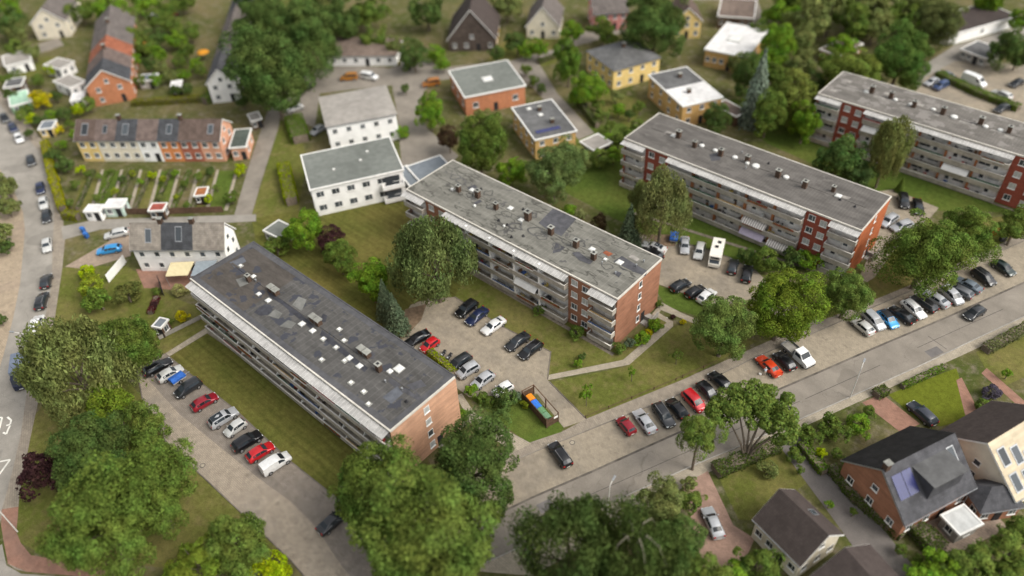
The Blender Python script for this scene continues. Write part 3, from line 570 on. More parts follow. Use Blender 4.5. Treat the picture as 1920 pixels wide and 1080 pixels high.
block('deep red brick block with a patched grey roof, cut off by the picture edge', X4, Y4, L4, 12.23, H4, [('bal', .05, s[0], 1, 1.0), ('brick', s[0], s[1]), ('bal', s[1], s[2], 5, 1.0), ('brick', s[2], s[2]+6.3), ('bal', s[2]+6.3, L4-.05, 1, 1.0)], BR3, BR4, RF4, (FINO, 'box', .55), GREYPANEL,
  [('single', 1634, 173, 1.1), ('sky', 1625, 172, .9), ('single', 1670, 183, 1.), ('dome', 1679, 187, .8), ('dome', 1707, 196, .8), ('single', 1713, 200, 1.), ('dome', 1750, 205, .8), ('single', 1767, 213, 1.1), ('dome', 1789, 219, 1.2), ('single', 1838, 232, 1.1), ('dome', 1848, 237, .9), ('dome', 1876, 244, .9), ('single', 1891, 248, 1.)], None, .8, 13, awnings=((2,2,0,'white'), (2,1,3,'white')),
  patches=[('roof_wear',PALEG,[(a,b),(a+c,b+c*.3),(a+c-4,b+c*.3+4),(a-4,b+4)]) for a,b,c in ((1585,148,14),(1570,158,24),(1595,160,10),(1630,162,12),(1640,178,22),(1690,190,26),(1740,207,24),(1800,225,30),(1860,240,26),(1660,172,16),(1720,192,14),(1830,228,16),(1884,252,18),(1560,166,10),(1610,166,12))])
# chairs on the balconies
CHB_ = MB(); CH = objcol('garden_chair', .7)
CHB_.box(-.26,.26,-.25,.25,.40,.46,CH); CHB_.box(-.26,.26,.22,.28,.46,.95,CH)
for a in (-.22,.22):
    for c in (-.2,.2): CHB_.box(a-.025,a+.025,c-.025,c+.025,0,.40,CH)
ch0 = CHB_.build('balcony_chair')
TBL = MB(); TBL.cyl((0,0,.70),(0,0,.74),.42,.42,CH,14); TBL.cyl((0,0,.03),(0,0,.70),.035,.035,CH,8); TBL.cyl((0,0,0),(0,0,.03),.25,.25,CH,10); tb0 = TBL.build('balcony_table')
rb = random.Random(4)
for (x0, y0, L, nm, nn) in ((X1, Y1, L1, 'long block with the dark felt roof', 46), (X2, Y2, L2, 'block with the stained grey roof', 46), (X3, Y3, L3, 'block with the dark shingle roof', 44), (X4, Y4, L4, 'block with the patched pale roof', 40)):
    lo, hi = (1, L-1) if x0 == X1 else (15.2, L-12.5)
    for i in range(nn):
        x = lo+(hi-lo)*(i+rb.uniform(.2,.8))/nn; k = rb.randrange(4); col = rb.choice([(.03,.03,.035),(.03,.03,.035),(.6,.6,.58),(.06,.05,.04),(.3,.28,.25),(.7,.7,.68),(.4,.06,.05),(.05,.12,.35),(.5,.38,.1),(.22,.12,.06)])
        if i % 4 == 3: o = tb0.copy(); tag(o, 'small round table on a balcony of the '+nm, 'table', 'balcony tables of the '+nm)
        else: o = ch0.copy(); tag(o, 'plain garden chair on a balcony of the '+nm, 'chair', 'balcony chairs of the '+nm)
        COL.objects.link(o); o.location = (x0+x, y0-.45+rb.uniform(-.1,.5), .322+FL*k); o.rotation_euler = (0,0,rb.uniform(0,6.28)); o.color = (*col, 1)
D.objects.remove(ch0); D.objects.remove(tb0)
# ---------------------------------------------------------------- houses
def roof_quad(b, pts, m, thick=.18):
    """sloping roof plane with uv in metres (u along first edge) and a thickness"""
    P = [np.array(p, float) for p in pts]; k = len(b.v)
    u = P[1]-P[0]; u /= np.linalg.norm(u); nn = np.cross(u, P[-1]-P[0]); nn /= np.linalg.norm(nn); v = np.cross(nn, u)
    if b.uv is None: b.uv = []
    def add(f):
        b.f.append(tuple(f)); b.m.append(b.mi(m))
        for i in f: d = np.array(b.v[i])-P[0]; b.uv.append((d@u, d@v))
    n = len(P); b.v += [tuple(p) for p in P]+[tuple(p-nn*thick) for p in P]
    add(range(k, k+n)); add(range(k+2*n-1, k+n-1, -1))
    for i in range(n): j = (i+1) % n; add((k+i, k+n+i, k+n+j, k+j))
def house(name, label, A, B, C, he, kind='flat', hr=None, wall=RENDERW, roofm=None, gablem=None, trim=WHITE, fl=2, nf=4, ns=3, units=None, wallunits=None, backroof=None, over=.3, chim=(), sky=(), vents=(), cat='house', win=(1.1, 1.2), door=True, group=None, sides=True, edge=.25, solar=()):
    """house given by three eave corners in the photograph (front left, front right, back right) at eave height he"""
    a, b_, c = G(*A, he), G(*B, he), G(*C, he); u = b_-a; Wd = np.linalg.norm(u); u /= Wd; v = np.array([-u[1], u[0]]); Dp = float((c-b_)@v)
    if Dp < 0: raise ValueError(label)
    rt = root(name, (a[0], a[1], 0), rot_of(u), label, cat, group); ow, od = Wd-2*over, Dp-2*over; x0, y0, x1, y1 = over, over, Wd-over, Dp-over
    w = MB(); gm = gablem or wall; zt = he-.02
    if kind == 'flat' or kind == 'hip': w.box(x0, x1, y0, y1, 0, zt-.2, wall)
    elif kind == 'gable_u':
        w.box(x0, x1, y0, y1, 0, zt, wall)
        for x, s in ((x0, -1), (x1, 1)):
            pts = [(x+s*.004, y0, 0), (x+s*.004, y1, 0), (x+s*.004, y1, zt), (x+s*.004, (y0+y1)/2, hr-.25), (x+s*.004, y0, zt)]; w.face(pts if s > 0 else pts[::-1], gm)
    else:
        w.box(x0, x1, y0, y1, 0, zt, wall)
        for y, s in ((y0, -1), (y1, 1)):
            pts = [(x0, y+s*.004, 0), (x1, y+s*.004, 0), (x1, y+s*.004, zt), ((x0+x1)/2, y+s*.004, hr-.25), (x0, y+s*.004, zt)]; w.face(pts if s < 0 else pts[::-1], gm)
    if wallunits:
        n = len(wallunits)
        for i, m in enumerate(wallunits): w.box(x0+ow*i/n+.002, x0+ow*(i+1)/n-.002, y0-.05-.02*(i % 2), y0-.001, 0, zt-.21, m)
    w.build('wall', rt)
    r = MB(); rm = roofm if isinstance(roofm, (list, tuple)) else [roofm]; n = len(rm)
    if kind == 'flat':
        r.box(edge, Wd-edge, edge, Dp-edge, he-.2, he-.02, rm[0])
        if n > 1: r.box(Wd*units, Wd-edge-.01, edge+.01, Dp-edge-.01, he-.02, he+.01, rm[1])
        roof = r.build('roof', rt); t = MB(); z1 = he+.06
        for q in ((0, Wd, 0, edge), (0, Wd, Dp-edge, Dp), (0, edge, edge+.001, Dp-edge-.001), (Wd-edge, Wd, edge+.001, Dp-edge-.001)): t.box(*q, he-.28, z1, trim)
        t.build('roof_trim', rt); zr = lambda x, y: he
    else:
        r.uv = []
        if kind == 'gable_u':
            m_ = Dp/2
            for i, m in enumerate(rm):
                xa, xb = Wd*i/n, Wd*(i+1)/n
                roof_quad(r, [(xa,-.1,he-.1),(xb,-.1,he-.1),(xb,m_,hr),(xa,m_,hr)], m); roof_quad(r, [(xb,Dp+.1,he-.1),(xa,Dp+.1,he-.1),(xa,m_,hr),(xb,m_,hr)], backroof or m)
            zr = lambda x, y: hr-(hr-he)*abs(y-Dp/2)/(Dp/2)
        elif kind == 'gable_v':
            m_ = Wd/2
            for i, m in enumerate(rm):
                ya, yb = Dp*i/n, Dp*(i+1)/n
                roof_quad(r, [(-.1,yb,he-.1),(-.1,ya,he-.1),(m_,ya,hr),(m_,yb,hr)], m); roof_quad(r, [(Wd+.1,ya,he-.1),(Wd+.1,yb,he-.1),(m_,yb,hr),(m_,ya,hr)], m)
            zr = lambda x, y: hr-(hr-he)*abs(x-Wd/2)/(Wd/2)
        else:
            k = min(Wd, Dp)/2
            if Wd >= Dp: p, q = (k, Dp/2, hr), (Wd-k, Dp/2, hr)
            else: p, q = (Wd/2, k, hr), (Wd/2, Dp-k, hr)
            e = [(0,0,he-.1),(Wd,0,he-.1),(Wd,Dp,he-.1),(0,Dp,he-.1)]; m = rm[0]
            if Wd >= Dp: fs = ([e[0],e[1],q,p],[e[2],e[3],p,q],[e[1],e[2],q],[e[3],e[0],p])
            else: fs = ([e[0],e[1],p],[e[2],e[3],q],[e[1],e[2],q,p],[e[3],e[0],p,q])
            for f in fs: roof_quad(r, f, m)
            zr = lambda x, y: he+(hr-he)*min(1, min(x, y, Wd-x, Dp-y)/k)
        roof = r.build('roof', rt)
        t = MB(); nt_ = 'gutter'
        if kind == 'gable_u':
            for x in (-.04, Wd+.005):
                t = MB()
                for ya, yb in ((-.12, Dp/2), (Dp+.12, Dp/2)): t.face([(x,ya,he-.42),(x,yb,hr-.3),(x,yb,hr-.02),(x,ya,he-.12)], trim); t.face([(x+.035,ya,he-.42),(x+.035,ya,he-.12),(x+.035,yb,hr-.02),(x+.035,yb,hr-.3)], trim)
                t.build('verge_board', rt)
            t = MB()
            t.box(0, Wd, -.2, -.11, he-.3, he-.16, METAL)
        elif kind == 'gable_v':
            for y in (-.04, Dp+.005):
                t = MB(); nt_ = None
                for xa, xb in ((-.12, Wd/2), (Wd+.12, Wd/2)): t.face([(xa,y,he-.42),(xb,y,hr-.3),(xb,y,hr-.02),(xa,y,he-.12)], trim); t.face([(xa,y+.035,he-.42),(xa,y+.035,he-.12),(xb,y+.035,hr-.02),(xb,y+.035,hr-.3)], trim)
                t.build('verge_board', rt)
        else: t.box(.3, Wd-.3, -.1, 0, he-.28, he-.16, METAL)
        if nt_: t.build(nt_, rt)
    for (fx, fy) in chim:
        x, y = Wd*fx, Dp*fy; z = zr(x, y); b = MB(); b.box(x-.4, x+.4, y-.35, y+.35, z-.5, z+1.0, CHB); b.box(x-.48, x+.48, y-.43, y+.43, z+1.002, z+1.1, CAP); b.build('chimney', roof)
    for (fx, fy, s) in sky:
        x, y = Wd*fx, Dp*fy
        if kind == 'flat': skylight(roof, x, y, he, s)
        else:
            b = MB(); dz = lambda xx, yy: zr(xx, yy)+.06
            b.face([(x-s*.4, y-s*.6, dz(x-s*.4, y-s*.6)), (x+s*.4, y-s*.6, dz(x+s*.4, y-s*.6)), (x+s*.4, y+s*.6, dz(x+s*.4, y+s*.6)), (x-s*.4, y+s*.6, dz(x-s*.4, y+s*.6))], PANE)
            b.f = list(b.f); q = MB()
            for (xa, xb, ya, yb) in ((-.5,-.4,-.7,.7),(.4,.5,-.7,.7),(-.4,.4,-.7,-.6),(-.4,.4,.6,.7)):
                q.face([(x+s*xa,y+s*ya,dz(x+s*xa,y+s*ya)+.02),(x+s*xb,y+s*ya,dz(x+s*xb,y+s*ya)+.02),(x+s*xb,y+s*yb,dz(x+s*xb,y+s*yb)+.02),(x+s*xa,y+s*yb,dz(x+s*xa,y+s*yb)+.02)], METAL)
            o = q.build('skylight', roof); b.build('pane', rt).name = 'skylight_pane'
    for (fx, fy) in vents: vent(roof, Wd*fx, Dp*fy, he, 'box')
    for (fx, fy, w_, d_) in solar:
        x, y = Wd*fx, Dp*fy; b = MB(); P = [(x-w_/2,y-d_/2),(x+w_/2,y-d_/2),(x+w_/2,y+d_/2),(x-w_/2,y+d_/2)]
        b.face([(p, q, zr(p, q)+.12) for p, q in P], SOLAR); b.face([(p, q, zr(p, q)+.05) for p, q in P[::-1]], SOLAR)
        for i in range(4): (p, q), (p2, q2) = P[i], P[(i+1) % 4]; b.face([(p,q,zr(p,q)+.05),(p2,q2,zr(p2,q2)+.05),(p2,q2,zr(p2,q2)+.12),(p,q,zr(p,q)+.12)], METAL)
        b.build('solar_panel', roof)
    fh = (he-.25)/fl; ww, wh = win; wh = min(wh, fh*.55); yo = y0-.075 if wallunits else y0
    for k in range(fl):
        for i in range(nf):
            if door and k == 0 and i == nf//2:
                b = MB(); x = x0+ow*(i+.5)/nf; b.box(x-.5, x+.5, yo-.06, yo+.01, .05, 2.1, DARKPL); b.build('door', rt); continue
            window(rt, (x0+ow*(i+.5)/nf, yo, k*fh+fh*.36), min(ww, ow/nf*.7), wh)
        if sides:
            for i in range(ns):
                window(rt, (x1+.005, y0+od*(i+.5)/ns, k*fh+fh*.36), min(ww, od/ns*.6), wh, PI/2)
                window(rt, (x0-.005, y0+od*(i+.5)/ns, k*fh+fh*.36), min(ww, od/ns*.6), wh, -PI/2)
    if kind == 'gable_v' and hr-he > 2.2: window(rt, ((x0+x1)/2, y0-.006, he+.1), 1.0, min(1.1, (hr-he)*.35))
    if kind == 'gable_u' and hr-he > 2.2: window(rt, (x1+.006, (y0+y1)/2, he+.1), 1.0, 1.0, PI/2); window(rt, (x0-.006, (y0+y1)/2, he+.1), 1.0, 1.0, -PI/2)
    return rt, Wd, Dp
SOLAR = M('solar_cells', (.03, .035, .12), .25, .15, 3, spec=.6)
T_BROWN = tiles('brown_tiles', (.13, .095, .08)); T_BROWN2 = tiles('faded_brown_tiles', (.17, .13, .115)); T_DARK = tiles('anthracite_tiles', (.075, .078, .085)); T_BEIGE = tiles('weathered_beige_tiles', (.27, .24, .205), .36, .33, .72); T_BLACK = tiles('black_tiles', (.028, .027, .027)); T_SLATE = tiles('slate_tiles', (.085, .085, .092), .3, .3, .8); T_RED = tiles('red_tiles', (.33, .12, .07)); T_CREAM = tiles('cream_roof', (.55, .47, .34), .5, 4, .85, .1)
T_DKBROWN = tiles('dark_brown_tiles', (.075, .06, .055), .33, .3, .8, .15); T_GREYBR = tiles('grey_brown_tiles', (.16, .14, .13))
FELTG = M('green_grey_felt', (.155, .165, .15), .9, .14, .8, .12); FELTB = M('beige_grey_felt', (.29, .27, .245), .9, .14, .7, .12); FELTD = M('dark_grey_felt', (.115, .115, .115), .85, .22, .8, .15); FELTW = M('white_roof_coating', (.62, .61, .60), .7, .12, .8, .2); FELTBR = M('brown_felt', (.15, .115, .095), .9, .25, .9, .15); FELTBL = M('blue_grey_felt', (.155, .175, .195), .8, .12, .8, .15)
YELB = M('yellow_brick', (.52, .33, .13), .9, .14, 2.2); YEL = M('pale_yellow_render', (.72, .54, .22), .9, .1, .8); CREAM = M('cream_render', (.68, .62, .50), .9, .1, .8); SALM = M('salmon_render', (.60, .32, .21), .9, .12, .8); REDB = M('red_brick_wall', (.34, .12, .075), .9, .2, 2); ORB = M('orange_brick_wall', (.45, .19, .10), .9, .16, 2); PINK = M('pink_render', (.55, .24, .22), .9, .1, 1); ORANGE = M('orange_render', (.62, .24, .09), .9, .12, 1)
house('terraced_house', 'white terrace with one dark and two beige roof sections beside the dark roofed block', (243,468), (421,468), (463,428), 5.4, 'gable_u', 9.2, RENDERW, [T_BEIGE, T_DARK, T_BEIGE], fl=2, nf=6, ns=2, chim=((.33,.52),(.66,.52)), sky=((.2,.25,1.2),(.52,.28,1.3)), win=(1.0,1.15))
house('apartment_house', 'white house with a flat grey green roof, beside the block with the stained roof', (580,357), (758,318), (735,255), 6.6, 'flat', None, RENDERW, FELTG, fl=2, nf=6, ns=3, vents=((.3,.4),(.6,.5),(.7,.7)), door=False, win=(1.6,1.35))
house('apartment_house', 'white two storey house with a beige grey roof across the yard', (610,238), (745,213), (727,158), 6.6, 'hip', 7.3, RENDERW, FELTB, fl=2, nf=5, ns=3, door=False)
hb = [o for o in S.objects if o.name.startswith('apartment_house')][0]; Wb = float(np.linalg.norm(G(758,318,6.6)-G(580,357,6.6)))
for k in range(2):
    b = MB(); z = .35+3.1*k; x1_, x0_ = Wb-.5, Wb-5.0; b.box(x0_, x1_, -1.2, .29, z-.15, z, CONC); b.box(x0_, x1_, -1.25, -1.13, z+.002, z+.95, RENDERW); b.box(x0_, x0_+.1, -1.129, .29, z+.002, z+.95, RENDERW); b.box(x1_-.1, x1_, -1.129, .29, z+.002, z+.95, RENDERW); bo = b.build('balcony', hb)
    b = MB(); b.box(x0_+.8, x1_-.8, .20, .285, z+.05, z+2.2, PANE); b.build('balcony_door', bo)
house('carport', 'low blue grey carport roof, the larger one behind the stained roof block', (790,345), (856,322), (832,288), 2.7, 'flat', None, M('carport_post_wall', (.2,.2,.2), .9), FELTBL, fl=1, nf=2, ns=1, cat='carport')
house('carport', 'small blue grey carport roof between the white house and the larger carport', (768,350), (790,343), (775,306), 2.4, 'flat', None, M('carport_post_wall', (.2,.2,.2), .9), FELTBL, fl=1, nf=1, ns=1, cat='carport')
house('brick_house', 'orange brick house under a flat green grey roof with one pale skylight', (870,183), (987,160), (950,112), 5., 'flat', None, ORB, FELTG, fl=1, nf=3, ns=3, sky=((.5,.45,2.2),), win=(1.4,1.4))
house('flat_roofed_house', 'yellow brick flat roofed house with a dark solar strip on its roof', (1002,263), (1083,245), (1027,187), 5.4, 'flat', None, YELB, FELTD, fl=2, nf=3, ns=4, chim=((.62,.35),(.55,.75)), sky=((.5,.62,.9),(.35,.85,.9)), solar=((.42,.18,5.5,1.3),))
house('hip_roofed_house', 'pale yellow house under a wide dark hipped roof by the back road', (1150,133), (1241,107), (1187,70), 5.4, 'hip', 7.2, YEL, FELTD, fl=2, nf=4, ns=4, chim=((.5,.5),))
house('flat_roofed_house', 'ochre flat roofed house with one half of its roof painted white', (1280,200), (1357,182), (1298,122), 5.6, 'flat', None, YELB, FELTD, fl=2, nf=3, ns=4, chim=((.42,.3),(.6,.75)))
b = MB(); a_, b2, c2 = G(1280,200,5.6), G(1357,182,5.6), G(1330,150,5.6); u_ = (b2-a_)/np.linalg.norm(b2-a_); v_ = np.array([-u_[1], u_[0]]); dd = float((c2-b2)@v_)
par = [o for o in S.objects if o.name.startswith('flat_roofed_house') and o['label'].startswith('ochre')][0]
b.box(.3, np.linalg.norm(b2-a_)-.3, .3, dd, 5.6-.018, 5.6+.012, FELTW); b.build('roof_coating', par)
house('garden_shed', 'low beige roofed shed beside the gable of the dark shingle roofed block', (1113,283), (1149,267), (1132,245), 2.5, 'flat', None, WOOD, FELTB, fl=1, nf=2, ns=1, cat='shed')
house('garden_shed', 'low brown roofed annexe standing behind the ochre house', (1380,219), (1403,209), (1367,183), 2.8, 'flat', None, WOOD, FELTBR, fl=1, nf=1, ns=1, cat='shed')
house('gabled_house', 'steep dark brown roofed house with its tall gable facing the road', (838,75), (932,73), (925,28), 3.4, 'gable_v', 11.5, YELB, T_DKBROWN, M('dark_timber_gable', (.09,.07,.06), .9), fl=1, nf=4, ns=3)
house('gabled_house', 'white gabled house with a dark roof at the top, left of the pink one', (985,50), (1050,51), (1046,14), 3.4, 'gable_v', 9., CREAM, T_GREYBR, fl=1, nf=3, ns=3)
house('bungalow', 'long low brown roofed bungalow with white walls behind the yard with parked vans', (610,105), (742,104), (765,68), 3., 'hip', 3.9, RENDERW, FELTBR, fl=1, nf=6, ns=2)
house('pink_house', 'pink house with a dark roof at the top centre', (1112,27), (1180,22), (1178,-6), 5., 'gable_u', 8., PINK, T_GREYBR, fl=2, nf=4, ns=2)
house('yellow_house', 'bright yellow gabled house at the top, right of the pink one', (1262,40), (1318,38), (1318,8), 5., 'gable_v', 8.5, YEL, T_BROWN, fl=2, nf=3, ns=2)
house('commercial_building', 'flat pale roofed building with ochre walls and a round rooftop hatch', (1320,92), (1402,108), (1420,52), 4.6, 'flat', None, YELB, FELTW, fl=1, nf=6, ns=3, sky=((.45,.5,3),), cat='building')
house('flat_roofed_house', 'brown roofed low building behind the pale roofed one at the top', (1345,30), (1415,35), (1420,0), 3.5, 'flat', None, WOOD, FELTBR, fl=1, nf=5, ns=2)
house('garage_row', 'low garages with a patched brown roof and orange end wall among trees', (1536,92), (1573,106), (1632,86), 2.9, 'flat', None, ORB, FELTBR, fl=1, nf=4, ns=4, cat='garages')
house('garage_row', 'long white walled garage row with a dark roof at the top right corner', (1783,66), (1910,30), (1895,-8), 3.2, 'flat', None, RENDERW, T_DKBROWN, fl=1, nf=1, ns=2, cat='garages', door=False)
house('garage_row', 'small grey garages on the grass island by the top right road', (1800,92), (1850,110), (1868,88), 2.6, 'flat', None, GREY_STONE, FELTD, fl=1, nf=4, ns=1, cat='garages')
house('row_house', 'terrace of coloured fronts with many small gardens in front of it', (137,263), (412,263), (418,228), 5.6, 'gable_u', 8.6, CREAM, [T_BROWN, T_BROWN2, T_DARK, T_BROWN2, T_DARK, T_BROWN, T_BROWN], SALM, fl=2, nf=14, ns=2, wallunits=[YEL, CREAM, CREAM, RENDERW, ORANGE, REDB, SALM], sky=((.07,.25,1.6),(.21,.25,1.1),(.35,.25,1.5),(.65,.25,1.3),(.93,.25,1.3)), chim=((.3,.5),(.72,.5)), win=(1.2,1.3), cat='terrace')
house('row_house', 'end house with a dark green roof and salmon wall, right of the coloured terrace', (428,278), (462,275), (470,240), 3.4, 'flat', None, SALM, M('dark_green_felt', (.07,.085,.075), .9), fl=1, nf=2, ns=2)
house('row_house', 'grey brown roofed terrace with a salmon brick gable end at the upper left', (158,165), (243,150), (186,38), 5.4, 'gable_v', 9.2, ORB, [T_DARK, T_BROWN2, T_RED, T_GREYBR, T_GREYBR, T_GREYBR], ORB, fl=2, nf=2, ns=9, chim=((.5,.3),(.5,.7)), cat='terrace')
house('row_house', 'slate roofed terrace with white fronts left of the largest dark tree', (385,158), (443,152), (425,0), 5.4, 'gable_v', 9., RENDERW, [T_SLATE, T_GREYBR, T_GREYBR, T_SLATE], RENDERW, fl=2, nf=2, ns=7, cat='terrace')
house('white_house', 'white gabled house at the top left corner', (55,45), (122,38), (116,0), 5., 'gable_v', 9., CREAM, T_GREYBR, fl=2, nf=2, ns=3)
# bottom right houses
bh, wd_, dp_ = house('brick_villa', 'brick house with a slate front slope, a wide dormer and two blue solar panels', (1697,985), (1832,912), (1725,790), 4.2, 'gable_u', 9.0, BR2, [T_SLATE], BR2, METAL, backroof=T_BLACK, fl=1, nf=4, ns=3, solar=((.12,.3,1.5,2.4),(.25,.3,1.5,2.4)), chim=((.05,.5),), sky=((.86,.34,1.2),))
b = MB(); b.box(wd_*.36, wd_*.80, dp_*.10, dp_*.42, 4.4, 8.0, T_SLATE); b.box(wd_*.345, wd_*.815, dp_*.08, dp_*.44, 8.003, 8.15, FELTD); b.build('dormer', bh)
house('slate_garage', 'slate roofed garage to the right of the brick villa', (1838,963), (1925,950), (1905,888), 2.8, 'hip', 4.6, BR2, T_SLATE, fl=1, nf=3, ns=2, cat='garage')
house('brown_roofed_house', 'large plain brown roofed house near the silver car on the pink drive', (1412,972), (1502,1062), (1580,1000), 4.2, 'gable_u', 7.6, CREAM, T_DKBROWN, None, WHITE, fl=1, nf=4, ns=3, sky=((.52,.78,1.),))
house('brown_roofed_house', 'brown roofed extension with white verge boards at the bottom edge', (1512,1085), (1590,1180), (1690,1085), 3.6, 'gable_u', 6.8, CREAM, T_DKBROWN, None, WHITE, fl=1, nf=3, ns=3)
house('cream_roofed_house', 'house with a cream front slope of dark roof windows and a brown back slope', (1905,940), (2015,868), (1905,725), 3.6, 'gable_u', 8.6, CREAM, [T_CREAM], None, WHITE, backroof=T_DKBROWN, fl=1, nf=3, ns=3, sky=((.12,.12,1.4),(.12,.34,1.4),(.3,.10,1.4),(.3,.30,1.4),(.45,.22,1.4)))
house('carport', 'pale corrugated carport in front of the brick villa', (1762,965), (1800,1005), (1845,982), 2.5, 'flat', None, GREY_STONE, M('pale_corrugated_sheet', (.5,.51,.5), .6, .15, 1.2), fl=1, nf=1, ns=1, cat='carport', door=False)
for lab, A, B, C, wm, rm in (('grey garden hut with a white lattice door beside the white terrace', (492,432), (522,447), (536,418), GREY_STONE, FELTG), ('small blue grey shed roof near the round yellow bush', (283,612), (301,616), (312,597), WOOD, FELTBL),
        ('green glass roofed shed beside the large yellow bush at the upper left', (18,200), (57,190), (54,166), M('greenhouse_wall', (.25,.4,.27), .4), M('greenhouse_roof', (.3,.46,.34), .3)), ('yellow walled summer house with a grey roof next to the left street', (70,243), (98,240), (92,226), YEL, FELTBL),
        ('white domed garden hut at the foot of the terrace gardens, left of the mint one', (155,397), (186,397), (184,383), RENDERW, FELTW), ('mint white garden hut at the foot of the terrace gardens', (192,390), (228,389), (226,372), M('mint_paint', (.5,.62,.55), .6), FELTW),
        ('red roofed garden hut at the foot of the terrace gardens', (276,396), (306,395), (303,380), WOOD, M('red_felt', (.3,.08,.06), .9)), ('dark hut with orange shelter among the terrace gardens', (362,368), (386,366), (384,350), WOOD, M('orange_felt', (.3,.12,.05), .9)),
        ('grey shed among the gardens between the two upper terraces', (258,152), (290,150), (287,138), GREY_STONE, FELTBL), ('dark low shed by the left street behind the terrace hedge', (5,165), (40,160), (36,145), WOOD, FELTD), ('white shed beside the gable of the salmon brick terrace', (130,190), (156,186), (152,172), RENDERW, FELTW)):
    house('garden_shed', lab, A, B, C, 2.4, 'flat', None, wm, rm, fl=1, nf=2, ns=1, cat='shed', over=.15)
for lab, A, B, C, wm in (('white annexe at the left of the salmon brick terrace, nearest its gable', (98,152), (130,166), (148,146), RENDERW), ('white annexe in the middle of the salmon brick terrace side', (80,122), (112,130), (128,112), RENDERW), ('white flat roofed annexe beside the lower lane at the left picture edge', (8,125), (60,112), (56,92), RENDERW)):
    house('annexe', lab, A, B, C, 2.9, 'flat', None, wm, FELTB, fl=1, nf=2, ns=2, cat='annexe')
for px, py, rd, lab in ((240,106,2.2,'orange garden parasol between the two upper terraces, left of the other'), (272,98,1.9,'orange garden parasol between the two upper terraces, right of the other'), (385,112,1.6,'small red garden parasol before the slate roofed terrace')):
    q = G(px, py); rt = root('garden_parasol', (q[0], q[1], 0), 0, lab, 'parasol'); b = MB(); b.dome((0,0,2.1), rd, .6, M('orange_parasol_cloth', (.62,.27,.03), .9, .1, 2), 12, 3); b.build('canopy', rt); b = MB(); b.cyl((0,0,0),(0,0,2.6),.04,.04,METAL,6); b.build('pole', rt)
for lab, A, B, C, rm in (('low grey roofed garden hut left of the alley, behind the terrace end house', (470,228), (492,222), (486,208), FELTB), ('pale roofed garden hut below the slate roofed terrace', (318,165), (340,162), (337,150), FELTW), ('blue roofed garden hut right of the bungalow', (752,118), (770,116), (768,104), FELTBL)):
    house('garden_shed', lab, A, B, C, 2.4, 'flat', None, WOOD, rm, fl=1, nf=2, ns=1, cat='shed', over=.15)
# awning, conservatory and fence at the white terrace
def lean(name, label, cat, pts, z1, z2, m, post=METAL):
    P = [G(*p, z) for p, z in zip(pts, (z2, z2, z1, z1))]; c = sum(P)/4; rt = root(name, (c[0], c[1], 0), 0, label, cat)
    b = MB(); q = [(*(p-c), z) for p, z in zip(P, (z2, z2, z1, z1))]; b.face(q, m); b.face([(x, y, z-.06) for x, y, z in q[::-1]], m)
    for i in range(4): j = (i+1) % 4; b.face([q[i], (*q[i][:2], q[i][2]-.06), (*q[j][:2], q[j][2]-.06), q[j]], m)
    b.build('roof_sheet', rt); 
    for x, y, z in q[:2]: pb = MB(); pb.cyl((x, y, 0), (x, y, z-.06), .05, .05, post, 6); pb.build('leg', rt)
lean('patio_awning', 'pale yellow awning over the patio of the white terrace', 'awning', ((310,518),(352,516),(364,490),(320,492)), 2.9, 2.4, M('yellow_awning_cloth', (.62,.54,.33), .9, .1, 2))
lean('glass_lean_to', 'blue grey glass lean-to between the yellow awning and the dark roofed block', 'conservatory', ((357,518),(392,512),(408,487),(368,490)), 2.9, 2.4, M('lean_to_glass', (.26,.30,.33), .2, .15, 2))
# ---------------------------------------------------------------- vehicles
def st(*rows): return rows
